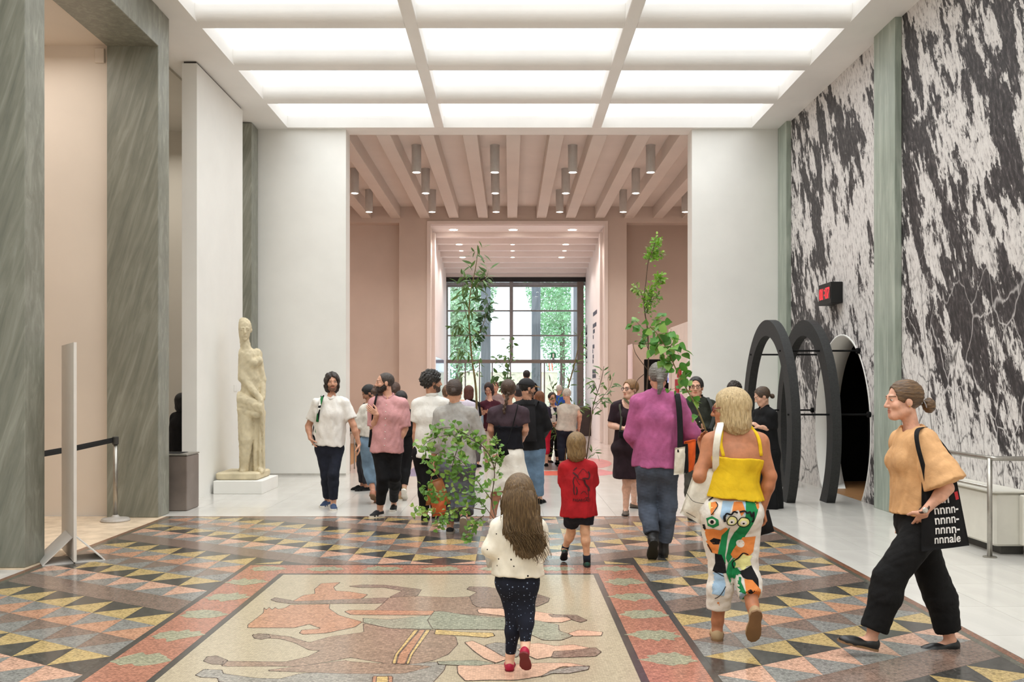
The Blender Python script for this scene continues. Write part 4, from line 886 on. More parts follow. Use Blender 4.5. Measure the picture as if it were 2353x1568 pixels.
    for w in wear:
        k = w['k']; F = Fd(lo, hi, h); i = w.get('inf', .014)
        if k in ('top', 'tank'):
            hem = w.get('hem', -.06)*s; fl_ = w.get('flare', 0)
            torso(F, i)
            if hem < .1: F.ecap(H+t*(hem-.04), wa, (hw+i+fl_, hdp+i+fl_), (ww+i+fl_*.5, wd+i+fl_*.5), l, .04)
            if w.get('boxy'): F.ecap(H+t*hem, wa+(ch-wa)*.75, (cw+i+w['boxy'], cd+i+w['boxy']*.7), (cw+i*.8, cd+i*.8), l, .04)
            tl = w.get('tilt', 0); F.clip(H+t*hem, unit(-t+l*tl))
            if k == 'top':
                shoulders(F, i*.95); sl = w.get('sl', .55); sr = w.get('sr', .016); so = w.get('so', .012)
                for g, (p, e, ww_, tip, cu, th) in arm.items():
                    if sl <= 1: q = p+(e-p)*sl; F.cap(p, q, AR[0]+sr, AR[0]+(AR[1]-AR[0])*sl+sr+so, .035, 'u', (q, unit(e-p)))
                    else: F.cap(p, e, AR[0]+sr, AR[1]+sr+so*.5, .035); q = e+(ww_-e)*(sl-1); F.cap(e, q, AR[1]+sr+so*.5, AR[3]+sr+so, .03, 'u', (q, unit(ww_-e)))
                nr = w.get('neck', .062)*(s*.5+.5*hn); nd = w.get('nd', 0); F.cap(N+t*.10-f*0, N-t*nd+f*w.get('nf', .01), nr, nr, .012, 's')
            else:   # tank top: straps, bare shoulders
                zt = w.get('zt', .62); F.clip(H+(N-H)*zt, t)
                for g in (() if w.get('strapless') else (1, -1)):
                    p0 = H+(N-H)*(zt-.04)+l*g*.105*s
                    for sgn in (1, -1): F.cap(p0+f*sgn*(cd+i*.3), N-t*.015*s+l*g*.098*s+f*sgn*.02, .011*s, None, .006)
            F.disp(w.get('fold', .0045)*.75, .24*s, sd, (1.4, 1.4, .6)); F.disp(w.get('fold', .0045)*.38, .11*s, sd+1, (1.2, 1.2, .5), True)
        elif k == 'pants':
            q = w.get('r', (.012, .02, .022)); hm = w.get('hem', 1.9); rise = w.get('rise', .10)*s
            F.ecap(H-Z3*.01, H+t*rise, (hw+i, hdp+i), (ww+i+.012, wd+i+.012), l, .03)
            for g in (1, -1): F.ell(H+l*g*.075*s*hipw-f*.052*s*bw-Z3*.045*s, np.array([.082, .075, .095])*s*bw+i*.8, None, .04)
            F.clip(H+t*rise, t)
            for g, (p, kn, an, yaw, pi) in leg.items():
                if hm <= 1: x = p+(kn-p)*hm; F.cap(p, x, LR[0]+q[0], LR[0]+(LR[1]-LR[0])*hm+q[1], .045, 'u', (x, unit(kn-p)))
                else:
                    F.cap(p, kn, LR[0]+q[0], LR[1]+q[1], .045); x = kn+(an-kn)*(hm-1); cf = kn+(an-kn)*.3-f*.012*s; u3 = unit(an-kn); F.cap(kn, cf, LR[1]+q[1], LR[2]+q[1]*.6+q[2]*.4, .03, 'u', (x, u3)); F.cap(cf, x+u3*.01, LR[2]+q[1]*.6+q[2]*.4, LR[2]+(LR[3]-LR[2])*min(1, (hm-1.3)/.55)+q[2], .03, 'u', (x, u3))
            F.disp(w.get('fold', .004)*.6, .2*s, sd+2, (.9, .9, 1.0)); F.disp(w.get('fold', .004)*.32, .08*s, sd+3, (.5, .5, 1.4), True)
        elif k == 'skirt':
            z0 = H+t*w.get('rise', .12)*s; z1 = H-Z3*w['len']*s+np.array(w.get('off', (0, 0, 0))); L = np.linalg.norm(z1-z0); ax = (z1-z0)/L; r0, r1 = w['r0'], w['r1']; nf = w.get('nf', 11); am = w.get('am', .10); v = np.cross(ax, l)
            def fn(X, Y, Z):
                px, py, pz = X-z0[0], Y-z0[1], Z-z0[2]; q = (px*ax[0]+py*ax[1]+pz*ax[2]); tt = np.clip(q/L, 0, 1); u_ = px*l[0]+py*l[1]+pz*l[2]; v_ = px*v[0]+py*v[1]+pz*v[2]; thh = np.arctan2(v_, u_)
                hb = np.exp(-((q-.16*s)/(.09*s))**2)*w.get('hipb', .018); m = 1+am*tt*(np.sin(nf*thh+1.3)+.5*np.sin((nf*2-3)*thh+2*tt))
                rx = (r0[0]+(r1[0]-r0[0])*tt**w.get('pw', 1.)+hb)*m; ry = (r0[1]+(r1[1]-r0[1])*tt**w.get('pw', 1.)+hb)*m
                return np.maximum((np.sqrt((u_/rx)**2+(v_/ry)**2)-1)*np.minimum(rx, ry)*.9, np.abs(q-L/2)-L/2)
            m_ = max(*r0, *r1)*1.25; F.op(fn, np.minimum(z0, z1)-m_, np.maximum(z0, z1)+m_, 0); F.disp(.004, .12, sd+4, (1, 1, .5))
        o, V, Q = field_obj(w['n'], F, w['c'], rt)
        if V is not None and w.get('bvh'): J[w['bvh']] = BVHTree.FromPolygons([tuple(p) for p in V], [tuple(int(j) for j in q) for q in Q])
        if w.get('collar'):
            C = [N+t*.030+(l*math.cos(x)+f*math.sin(x)*1.05+f*.12)*.063*(s*.5+.5*hn)+t*(-.05*max(math.sin(x), 0)) for x in np.linspace(.5*math.pi+.25, 2.5*math.pi-.25, 22)]
            MB().tube(C, .028*s, 8, .28, t).build('collar', w['c'], o, True)
        if w.get('rib'):
            nr = (w.get('neck', .062)+.002)*(s*.5+.5*hn); C = [N+t*(.012-w.get('nd', 0))+(l*math.cos(x)+f*math.sin(x)*1.1)*nr+f*(w.get('nf', .01)+.004)-t*.026*s*max(math.sin(x), 0)**2 for x in np.linspace(0, 2*math.pi, 25)]
            MB().tube(C, .015*s, 8, .45, t).build('neck_rib', w['c'], o, True)
        if w.get('button'):
            bv_ = BVHTree.FromPolygons([tuple(p) for p in V], [tuple(int(j) for j in q) for q in Q])
            for z in np.linspace(.08, .86, 7):
                p = H+(N-H)*z; q_ = bv_.ray_cast(Vector(p+f*.6), Vector(-f))[0]; p = np.array(q_[:]) if q_ is not None else p; MB().sphere(p, .007*s, 8).build('button', w['button'], o, True)
    if shoes:
        for g in (1, -1):
            if g == 1 and Ll == 'none': continue
            yr = math.radians(leg[g][3]); shoe(rt, leg[g][2], (math.sin(yr), -math.cos(yr)), leg[g][4], s, shoes)
    # hair
    if hair:
        kd, hc_ = hair[0], hair[1]; bk_ = kd in ('bun', 'pony'); hm_ = hair_mat(hc_, hair[2] if len(hair) > 2 else None, bk_); F = Fd(HC-np.array([.24, .24, .30 if kd != 'long' else .62])*hn, HC+.22*hn, hh*1.1); ti = {'buzz': .003, 'short': .012, 'curly': .024, 'bob': .016, 'shag': .018, 'bun': .010, 'pony': .010, 'braid': .010, 'long': .012, 'cap': .008}.get(kd, .012)
        F.ell(hd(0, -.016, .030), np.array([.076+ti, .097+ti, .087+ti])*hn, HR, 0)
        if kd in ('bob', 'shag', 'long'):
            zb = {'bob': -.085, 'shag': -.06, 'long': -.06}[kd]; F.ecap(hd(0, -.025, .02), hd(0, -.03, zb), ((.078+ti)*hn, (.090+ti)*hn), ((.084+ti*.8)*hn, (.078+ti)*hn), lh, .02)
        F.ell(hd(0, .125, -.026 if kd == 'shag' else -.02), np.array([.074 if kd in ('bob', 'shag', 'long') else .092, .094 if kd != 'buzz' else .125, .125 if kd != 'shag' else .108])*hn, HR, .008, 's')
        if kd in ('buzz', 'short', 'curly', 'bun', 'pony', 'braid', 'cap'):
            F.clip(hd(0, 0, -.030), -unit(uh-fh*.62))
            for g in (1, -1): F.ell(hd(g*.085, .004, -.030), np.array([.026, .030, .038])*hn, HR, .006, 's')
        if kd == 'shag': F.disp(.007*hn, .05*hn, 8, (1.5, 1.5, .6))
        if kd == 'curly': F.disp(.011*hn, .035*hn, 3); F.disp(.006*hn, .018*hn, 4)
        att_ = (HC[2]-.02*hn, HC[2]+.10*hn) if not bk_ else None
        if kd == 'bun':
            b = hd(*hair[3]) if len(hair) > 3 else hd(0, -.128, .0); F.ell(b, np.array([.036, .034, .040])*hn*(hair[4] if len(hair) > 4 else 1), HR, .014)
        if kd == 'pony':
            pp = [hd(0, -.10, .02), hd(0, -.128, -.03), hd(0, -.125, -.10), hd(.01, -.11, -.15)]
            for q, (p0, p1) in enumerate(zip(pp, pp[1:])): F.cap(p0, p1, (.034-.006*q)*hn, (.028-.006*q)*hn, .02)
        if kd == 'braid':
            for q in range(9): F.ell(hd((.008 if q % 2 else -.004)+.006*q, -.105-.003*q+.002*(q > 4), -.04-.026*q), np.array([.021-.0008*q, .018, .021])*hn, HR, .008)
        F.disp((.0014 if bk_ else .0035)*hn, .03*hn, 9, (.5, .5, 2.) if bk_ else (2.2, 2.2, .35), False, att_)
        if kd == 'long':
            for p0, p1, r0, r1 in hair[3]: F.ecap(p0, p1, r0, r1, l, .03)
            F.disp(.006, .035, 5, (2.6, 2.6, .22), False, att_); F.disp(.004, .017, 6, (2.6, 2.6, .22), False, att_)
        field_obj('hair', F, hm_, rt)
        if kd == 'cap' or (extra and 'cap' in extra):
            F = Fd(HC-.2*hn, HC+.24*hn, hh*1.1); F.ell(hd(0, -.016, .034), np.array([.093, .113, .094])*hn, HR, 0); F.clip(hd(0, 0, .030), -uh); ob, _, _ = field_obj('cap', F, extra['cap'], rt)
            br = [hd(.066*math.cos(x), .075+.095*math.sin(x), .034-.012*math.sin(x)) for x in np.linspace(0, math.pi, 14)]
            MB().prism(br, uh*.006).build('brim', extra['brim'], ob); MB().sphere(hd(0, -.016, .128), .008, 8).build('cap_button', extra['cap'], ob, True)
    if beard:
        F = Fd(HC-.2*hn, HC+.2*hn, hh); bc, bi = beard if isinstance(beard[0], tuple) else (beard, .006)
        F.ell(hd(0, .030, -.038), np.array([.056+bi, .062+bi, .076+bi])*hn, HR, 0); F.cap(hd(-.012, .066, -.094), hd(.012, .066, -.094), (.019+bi*1.6)*hn, None, .03); F.cap(hd(-.016, .086, -.048), hd(.016, .086, -.048), (.006+bi*.9)*hn, None, .012)
        for g in (1, -1): F.cap(hd(g*.050, -.005, -.060), hd(g*.018, .062, -.092), (.020+bi)*hn, (.018+bi)*hn, .025); F.ell(hd(g*.066, .004, -.03), np.array([.008+bi*.6, .016, .04])*hn, HR, .01)
        F.clip(hd(0, .080, -.040), unit(uh+fh*.42)); F.clip(hd(0, -.012, 0), -fh); F.ell(hd(0, .105, -.0635), np.array([.020, .04, .0075])*hn, HR, .004, 's'); F.ell(hd(0, .10, -.02), np.array([.040, .05, .022])*hn, HR, .006, 's'); F.disp(.0012+bi*.25, .016, 2); field_obj('beard', F, hair_mat(bc), rt)
    if glasses:
        g_ = tag(empty('glasses', tuple(HC)), None); g_.parent = rt; g_.location = HC-wl(rt); WL[g_.name] = HC; gm = M('glasses_frame', glasses, .35)
        for sg in (1, -1):
            MB().tube([hd(sg*.033+.026*math.cos(x), .094, .004+.019*math.sin(x)) for x in np.linspace(0, 2*math.pi, 17)], .0026, 6).build('lens_rim', gm, g_); MB().tube([hd(sg*.058, .092, .008), hd(sg*.078, .055, .010), hd(sg*.080, -.005, .008)], .0026, 6).build('temple', gm, g_)
        MB().tube([hd(-.008, .100, .008), hd(.008, .100, .008)], .0026, 6).build('bridge', gm, g_)
    return J
def decal(name, v2, faces, bvh, mat, parent, D, off=.003):
    """flat print laid on a curved cloth: v2 are photo pixels, pushed along the depth axis until they meet the cloth"""
    out = []; ok = []
    for x, y in v2:
        p = W(x, y, D); q = bvh.ray_cast(Vector((p[0], p[1]-.6, p[2])), Vector((0, 1, 0)))[0]
        ok.append(q is not None and q.y < p[1]+.06); out.append((p[0], (q.y if q is not None else p[1])-off, p[2]))
    fs = [f for f in faces if all(ok[i] for i in f) and max(out[i][1] for i in f)-min(out[i][1] for i in f) < .03]
    return link(name, mkmesh(name, np.array(out)-wl(parent), fs, mat), parent) if fs else None
def strap(name, pts, wdt, mat, parent, side, thick=.16, n=5):
    return MB().tube(smoothline(pts, n), wdt/2, 8, thick, side).build(name, mat, parent, True)
def flatbag(parent, name, mat, quad, thick, bulge=.5, n=12, seed=0, wr=.006):
    """cloth bag body from its four corners (tl, tr, br, bl) swollen in the middle"""
    q = [np.asarray(p, float) for p in quad]; nrm = unit(np.cross(q[1]-q[0], q[3]-q[0])); r = np.random.default_rng(seed); v = []; f = []; ph = r.uniform(0, 6, 6)
    for sg in (1, -1):
        for i in range(n+1):
            for j in range(n+1):
                a, b = i/n, j/n; p = (q[0]*(1-a)+q[1]*a)*(1-b)+(q[3]*(1-a)+q[2]*a)*b; m = (4*a*(1-a))**.45*(min(1, 4*b*(1-b)+.9*(b < .5)*(.5-b)))**.5
                v.append(p+nrm*sg*thick*.5*(.10+.9*m)+nrm*wr*sg*math.sin(9*a+ph[0]+5*b)*math.sin(7*b+ph[1])*min(1, 6*a*(1-a)))
    N_ = (n+1)**2
    for s0 in (0, 1):
        for i in range(n):
            for j in range(n): k = s0*N_+i*(n+1)+j; c = (k, k+1, k+n+2, k+n+1); f.append(c if s0 else c[::-1])
    rim = [i*(n+1) for i in range(n+1)]+[n*(n+1)+j for j in range(1, n+1)]+[i*(n+1)+n for i in range(n-1, -1, -1)]+[j for j in range(n-1, 0, -1)]
    for a, b in zip(rim, rim[1:]+rim[:1]): f.append((a, b, b+N_, a+N_))
    mb = MB().add(v, f); o = mb.build(name, mat, parent, True); return o, BVHTree.FromPolygons([tuple(p) for p in v], f)
# ================= stone statue
stone = M('cream_stone', (214, 200, 168), .85, .10, 5, bump=.25, bsc=60)
st = thing('stone_statue', 'cream stone statue of a standing draped woman on the white plinth', 'statue', W(572, 1100, 13.85))
SD = 13.85; w = lambda x, y, d=0: W(x, y, SD+d)
F = Fd(w(535, 1100, -.35), w(625, 722, .35), .0092); px = SD/2100
R45 = np.array([unit([.85, .5, 0]), unit([.5, -.85, 0]), [0, 0, 1]]).T
ha_ = math.radians(24); sl_ = np.array([math.cos(ha_), math.sin(ha_), 0]); sf_ = unit(np.array([math.sin(ha_), -math.cos(ha_), -.12])); su_ = np.cross(sl_, sf_); su_ = su_ if su_[2] > 0 else -su_; R45 = np.array([sl_, sf_, su_]).T; sc_ = w(560, 757); shd = lambda x, y, z: sc_+1.5*(x*sl_+y*sf_+z*su_)
q = np.array([1.5, 1.5, 1.5])
F.ell(shd(0, -.012, .026), np.array([.077, .094, .092])*q, R45, 0); F.ell(shd(0, .028, -.040), np.array([.056, .064, .076])*q, R45, .05); F.cap(shd(0, .088, .012), shd(0, .104, -.028), .012, .016, .02)
for g in (1, -1): F.cap(shd(g*.012, .090, .020), shd(g*.042, .074, .018), .009, .008, .014); F.ell(shd(g*.030, .081, .002), np.array([.013, .008, .006])*q, R45, .006); F.ell(shd(g*.074, -.004, -.008), np.array([.008, .018, .028])*q, R45, .008)
F.cap(shd(-.016, .086, -.057), shd(.016, .086, -.057), .010, None, .008); F.cap(shd(-.013, .085, -.067), shd(.013, .085, -.067), .011, None, .008); F.ell(shd(0, .076, -.096), np.array([.018, .016, .016])*q, R45, .02)
F.cap(w(561, 778), w(566, 808), .068, .082, .02)
F.ecap(w(571, 822), w(577, 872), (.155, .115), (.125, .10), R45[:, 0], .06); F.ecap(w(577, 872), w(577, 930), (.125, .10), (.19, .15), R45[:, 0], .06); F.cap(w(558, 817, -.02), w(590, 815, .05), .078, .075, .04)
F.cap(w(554, 815, -.03), w(557, 868, -.09), .075, .065, .03); F.cap(w(557, 868, -.09), w(602, 922, -.15), .062, .045, .03); F.cap(w(590, 812, .06), w(603, 872, .06), .07, .05, .03); F.cap(w(603, 872, .06), w(604, 915, -.05), .05, .04, .03)
for i in range(4): F.cap(w(598+2*i, 918, -.17+.012*i), w(602+1.6*i, 936, -.17+.015*i), .017, .014, .006)
F.cap(w(596, 920, -.18), w(594, 930, -.2), .018, .014, .008)
F.ell(w(585, 835, -.075), (.055, .06, .058), None, .05); F.ell(w(597, 829, -.035), (.05, .055, .055), None, .05)
for x0, y0, x1, y1, r in ((548, 915, 600, 935, .10), (546, 940, 590, 953, .075), (550, 930, 605, 942, .085)): F.cap(w(x0, y0, -.10), w(x1, y1, -.15), r, r*.75, .012)
F.ell(w(604, 938, -.15), (.055, .07, .06), None, .012); F.cap(w(600, 944, -.19), w(608, 950, -.17), .03, .03, .01); F.cap(w(606, 950, -.13), w(605, 990, -.08), .055, .038, .012)
F.cap(w(565, 945, -.05), w(565, 1010, -.10), .135, .105, .02); F.cap(w(565, 1010, -.10), w(561, 1078, -.09), .10, .068, .02); F.cap(w(594, 950), w(594, 1020, .0), .105, .085, .04); F.cap(w(594, 1020), w(596, 1080, .02), .08, .07, .03); F.ecap(w(575, 960, .07), w(573, 1086, .08), (.17, .10), (.20, .11), np.array([1, 0, 0]), .03)
for x in (586, 598, 606): F.cap(w(x, 960, -.09), w(x+.5, 1082, -.06), .024, .032, .008)
F.cap(w(560, 1079, -.02), w(556, 1085, -.19), .058, .035, .03); F.cap(w(597, 1078, -.02), w(600, 1084, -.16), .055, .035, .03)
F.clip(w(570, 1089), (0, 0, -1)); F.disp(.004, .05, 3); field_obj('figure', F, stone, st)
a, b = w(512, 1104), w(628, 1087); MB().rbox(a[0], b[0]-.14, 13.5, 14.22, .192, .30, .02).build('statue_base', stone, st)
# ================= fabrics with a print
def dots(name, base, dot, sc, r, keep=.7):
    t = NT(name); v = t.map(); n = t.noise(v, 9, 4)
    d = t.vor(v, sc, rnd=.75); c = t.vor(v, sc, rnd=.75, out='Color'); bw = t.n.new('ShaderNodeSeparateColor'); t.I(bw, 0, c)
    m = t.math('MULTIPLY', t.math('LESS_THAN', d, t.math('MULTIPLY', t.math('ADD', bw.outputs[1], .5), r)), t.math('LESS_THAN', bw.outputs[0], keep))
    t.bump(t.noise(v, 30, 4), .25, .005)
    return t.out(t.mix(m, t.ramp(n, [(.3, sh(base, .88)), (.7, base)]), dot), .85, .2)
def print_mat(name, cols, sc, line=(20, 20, 20), lw=.03, dist=.25, lsc=2.2):
    t = NT(name); v = t.map((1, 1, .62)); nz = t.n.new('ShaderNodeTexNoise'); t.I(nz, 0, v); nz.inputs['Scale'].default_value = 5
    wv = t.n.new('ShaderNodeVectorMath'); wv.operation = 'MULTIPLY_ADD'; t.I(wv, 0, nz.outputs['Color']); wv.inputs[1].default_value = (dist,)*3; t.I(wv, 2, v)
    c = t.vor(wv.outputs[0], sc, out='Color'); b = t.n.new('ShaderNodeSeparateColor'); t.I(b, 0, c)
    st_ = []; p = 0
    for col, wt in cols: st_.append((p, col)); p += wt
    col = t.ramp(b.outputs[0], st_, 'CONSTANT')
    if line:
        e = t.vor(wv.outputs[0], sc*lsc, 'DISTANCE_TO_EDGE'); k = t.math('MULTIPLY', t.math('LESS_THAN', e, lw), t.math('GREATER_THAN', t.noise(v, 7, 1), .5)); col = t.mix(k, col, line)
    t.bump(t.noise(t.map(), 26, 4), .25, .006); return t.out(col, .8, .2)
rub = M('rubber_white', (226, 220, 210), .6); rubk = M('rubber_black', (24, 24, 24), .6); gum = M('sole_brown', (128, 96, 66), .6); lacew = M('lace_white', (225, 222, 215), .8)
# ================= people
WHITE, BLK, NAVY = (232, 228, 220), (24, 23, 24), (30, 33, 44)
# girl in the foreground
w5 = lambda x, y, d=0: W(x, y, 5.05+d)
girl = person('girl walking away with very long brown hair, dotted cream top and navy dotted leggings', 5.05, 180, (1193, 1093), (1189, 1330), s=.655, hs=.198, bw=.92, fem=0, neck=(1192, 1192),
 La=((1128, 1262, -.02), (1142, 1268, .16), (1150, 1238, .26), .8), Ra=((1240, 1262, .02), (1230, 1285, .16), (1215, 1275, .24), .8), Ll=((1181, 1420, .02), ('g', 1171, 1541), 178, 0), Rl=((1209, 1408, -.01), (1207, 1490, -.09), 172, 48),
 hair=('long', (104, 80, 52), (150, 122, 84), [(w5(1193, 1150, -.05), w5(1200, 1215, -.085), (.098, .052), (.092, .05)), (w5(1200, 1215, -.085), w5(1222, 1262, -.09), (.092, .05), (.082, .042))]),
 wear=[dict(k='pants', n='leggings', c=dots('dotted_navy', (28, 30, 42), (120, 134, 158), 62, .17, .8), r=(.006, .006, .004), inf=.005, hem=1.83, fold=.002, rise=.12), dict(k='top', n='sweater', c=dots('dotted_cream', (236, 226, 208), (40, 32, 30), 24, .10, .75), sl=1.92, hem=.035, sr=.016, so=.004, inf=.014, boxy=.02, fold=.005)],
 shoes=dict(c=M('red_shoe', (170, 16, 56), .5, .1), sole=M('red_sole', (110, 30, 34), .6), kind='loafer'), skin=(222, 176, 150))
hb = MB(); r = np.random.default_rng(5)
for i in range(230):
    u_ = r.uniform(-1, 1); y1 = r.uniform(1232, 1292)-18*abs(u_-.3); x1 = 1222+u_*40+(y1-1250)*.2; dd = r.uniform(.02, .045)
    P = [w5(1193+u_*10, 1106+6*u_*u_, -.01), w5(1193+u_*27, 1118+8*u_*u_, -.066-.034*(1-u_*u_)), w5(1194+u_*36, 1150, -.095-.038*(1-u_*u_)), w5(1195+u_*38, 1180, -.10-.04*(1-u_*u_)), w5(1203+u_*37+r.normal()*2, 1222, -.115-dd*.7), w5(x1, y1, -.11-dd), w5(x1+r.normal()*5+2, y1+6+r.uniform(0, 8), -.11-dd)]
    hb.tube(smoothline(P, 4), [.0042*min(1, .35+k/5)*(1-.72*k/24) for k in range(25)], 4, .55)
o = hb.build('hair_strand', hair_mat((112, 86, 56), (164, 134, 92)), girl['root'], True); o['kind'] = 'stuff'
t = thing('paper_bag', 'small white paper bag held by the long haired girl', 'bag', w5(1130, 1290, .18)); flatbag(t, 'bag_body', cloth((226, 222, 214)), [w5(1111, 1262, .12), w5(1138, 1266, .17), w5(1146, 1302, .17), w5(1120, 1306, .12)], .02)
# woman in yellow
w6 = lambda x, y, d=0: W(x, y, 5.62+d)
yw = person('tanned blonde woman in yellow tank top and colourful print trousers walking away', 5.62, 178, (1674, 898), (1678, 1166), s=.905, hs=.228, ha=-112, hp=4, fem=1, bw=1.16, neck=(1692, 990), sw=1.02, hipw=1.08,
 La=((1607, 1096, -.06), (1618, 1040, .12), (1612, 1005, .15), 1.0, (.3, .3, .8)), Ra=((1770, 1095, -.03), (1752, 1170, .0), (1760, 1205, .02), .9, (0, .8, .3)), Ll=((1656, 1310, .03), ('g', 1648, 1470), 168, 0), Rl=((1714, 1312, 0), (1731, 1402, -.16), 178, 62),
 hair=('bob', (196, 168, 122), (226, 204, 164)), glasses=(110, 24, 34), skin=(178, 116, 82),
 wear=[dict(k='pants', n='trousers', c=cloth((228, 220, 210), .08), bvh='pants', r=(.016, .016, .030), inf=.012, hem=1.66, rise=.06, fold=.006), dict(k='tank', n='tank_top', c=cloth((226, 186, 36), .10), inf=.014, hem=.07, flare=.012, zt=.66, fold=.006, strapless=1)],
 shoes=dict(c=M('tan_suede', (176, 148, 112), .9, .1), sole=gum, kind='loafer'))
import bmesh
def printed(polys, bvh, root, D, conv, name='painted_shape'):
    for n_, (col, pts) in enumerate(polys):
        bm = bmesh.new(); vs = [bm.verts.new((*conv(x, y), 0)) for x, y in pts]; bm.faces.new(vs); bmesh.ops.triangulate(bm, faces=bm.faces[:])
        for _ in range(4):
            ed = [e for e in bm.edges if e.calc_length() > 5]
            if not ed: break
            bmesh.ops.subdivide_edges(bm, edges=ed, cuts=1); bmesh.ops.triangulate(bm, faces=bm.faces[:])
        bm.verts.index_update(); decal(name, [(v.co.x, v.co.y) for v in bm.verts], [tuple(v.index for v in f.verts) for f in bm.faces], bvh, cloth(col, .08), root, D, .0016+.00022*n_); bm.free()
el = lambda cx, cy, rx, ry, n=16: [(cx+rx*math.cos(2*math.pi*i/n), cy+ry*math.sin(2*math.pi*i/n)) for i in range(n)]
GRN, ORG, BLU, KK, YEL, WH = (34, 130, 76), (222, 134, 70), (160, 188, 212), (26, 24, 26), (228, 222, 150), (228, 220, 210)
printed([(BLU, [(265, 655), (325, 665), (285, 760), (250, 790), (235, 770)]), (BLU, [(350, 668), (380, 668), (390, 740), (370, 765), (350, 740)]), (ORG, [(322, 665), (352, 668), (372, 740), (350, 768), (335, 735), (310, 745), (298, 762)]),
 (GRN, [(378, 668), (432, 676), (452, 715), (425, 790), (385, 880), (345, 960), (320, 1010), (300, 1040), (285, 1010), (300, 930), (330, 860), (372, 765)]), (ORG, [(428, 690), (454, 680), (454, 725), (440, 735)]), (YEL, [(182, 705), (195, 693), (205, 730), (190, 747), (183, 730)]), (ORG, [(195, 700), (222, 693), (226, 715), (205, 738), (205, 762), (190, 764), (188, 745)]),
 (GRN, [(168, 785), (195, 770), (227, 788), (232, 820), (205, 838), (178, 827)]), (WH, el(196, 802, 19, 17)), (KK, el(196, 803, 9, 11)), (ORG, [(170, 850), (205, 843), (245, 850), (270, 833), (287, 843), (245, 930), (240, 987), (210, 982), (175, 925), (163, 880)]), (KK, [(197, 915), (215, 897), (252, 904), (245, 932), (215, 934)]),
 (GRN, [(255, 880), (295, 833), (290, 900), (280, 990), (285, 1042), (255, 1030), (240, 990), (250, 930)]), (ORG, [(370, 890), (442, 885), (427, 970), (385, 1012), (330, 1014), (313, 990), (340, 940)]), (WH, el(360, 926, 20, 22)), (KK, [(225, 985), (260, 990), (282, 1040), (290, 1092), (250, 1097), (218, 1085), (230, 1040)]),
 (GRN, [(300, 1040), (335, 1010), (345, 1060), (362, 1080), (355, 1130), (375, 1190), (388, 1228), (350, 1232), (310, 1140), (288, 1090)]), (YEL, [(330, 1020), (352, 1012), (375, 980), (392, 992), (422, 988), (410, 1015), (418, 1042), (392, 1050), (375, 1077), (358, 1058), (338, 1067), (345, 1042)]), (KK, [(355, 1080), (418, 1043), (445, 1110), (445, 1162), (405, 1120), (365, 1105)]), (ORG, [(370, 1110), (410, 1113), (455, 1165), (455, 1228), (410, 1202), (373, 1182)]), (KK, [(370, 1176), (395, 1159), (422, 1170), (405, 1192)]),
 (GRN, [(152, 1030), (175, 1068), (217, 1085), (185, 1132), (166, 1150)]), (BLU, [(173, 1130), (217, 1088), (270, 1095), (285, 1150), (277, 1218), (245, 1150), (215, 1150), (178, 1208)]), (ORG, [(216, 1262), (252, 1256), (257, 1277), (218, 1279)]), (BLU, [(350, 1182), (376, 1192), (362, 1242), (338, 1238)]), (KK, [(152, 830), (165, 822), (174, 850), (165, 874), (152, 860)]), (KK, [(152, 985), (166, 980), (176, 1000), (164, 1006)]),
 (YEL, el(300, 795, 30, 27)), (YEL, el(362, 802, 33, 28)), (WH, el(300, 800, 17, 14)), (WH, el(362, 806, 18, 14)), (KK, el(300, 802, 6, 5)), (KK, el(362, 808, 6, 5))], yw['pants'], yw['root'], 5.54, lambda x, y: (1550+x/2.377, 860+y/2.377))
def pstroke(pts, w_):
    P = smoothline(np.array(pts, float)/2.377+np.array([1550, 860]), 5); T = np.gradient(P, axis=0); T /= np.linalg.norm(T, axis=1)[:, None]+1e-9; v = []
    for p, t_ in zip(P, T): v += [(p[0]-t_[1]*w_, p[1]+t_[0]*w_), (p[0]+t_[1]*w_, p[1]-t_[0]*w_)]
    decal('ink_line', v, [(2*i, 2*i+1, 2*i+3, 2*i+2) for i in range(len(P)-1)], yw['pants'], cloth(KK), yw['root'], 5.54, .0095)
for pts, w_ in (([(185, 690), (215, 670), (270, 652)], .9), ([(255, 780), (270, 755), (295, 760), (310, 745), (330, 750)], 2.), ([(262, 800), (258, 775), (262, 765)], 3.), ([(340, 745), (365, 740), (380, 750), (395, 745), (405, 770), (415, 745), (415, 790), (405, 800)], 2.), ([(272, 795), (290, 770), (320, 775), (328, 800), (310, 820), (280, 815), (272, 795)], 1.), ([(330, 800), (350, 775), (385, 782), (393, 808), (370, 828), (338, 820), (330, 800)], 1.), ([(165, 1150), (215, 1090), (275, 1110)], .9), ([(180, 1250), (240, 1230), (285, 1165)], .9), ([(210, 980), (190, 940), (185, 930)], .9), ([(335, 1070), (325, 1040), (350, 1010), (372, 978), (400, 985)], 1.3), ([(190, 765), (225, 715), (220, 695)], .9)): pstroke(pts, w_)
for q in ([(1653, 1046), (1650, 1015), (1657, 985), (1662, 976)], [(1741, 1046), (1738, 1015), (1731, 990), (1722, 979)]):
    P = []
    for i, (x, y) in enumerate(smoothline(np.array(q, float), 4)):
        p = w6(x, y); h_ = yw['body'].ray_cast(Vector((p[0], p[1]-.6, p[2])), Vector((0, 1, 0)))[0]; P.append(np.array([p[0], (h_.y if h_ else p[1])-.004, p[2]]))
    e_ = P[-1]; P += [e_+np.array([0, .03, .006]), e_+np.array([0, .07, -.004])]
    MB().tube(P, .011, 8, .3, (1, 0, 0)).build('tank_strap', cloth((226, 186, 36), .10), yw['root'], True)
t = thing('canvas_tote', 'white canvas tote bag on the shoulder of the yellow top woman', 'bag', w6(1605, 1190, .02)); cv = cloth((232, 224, 208))
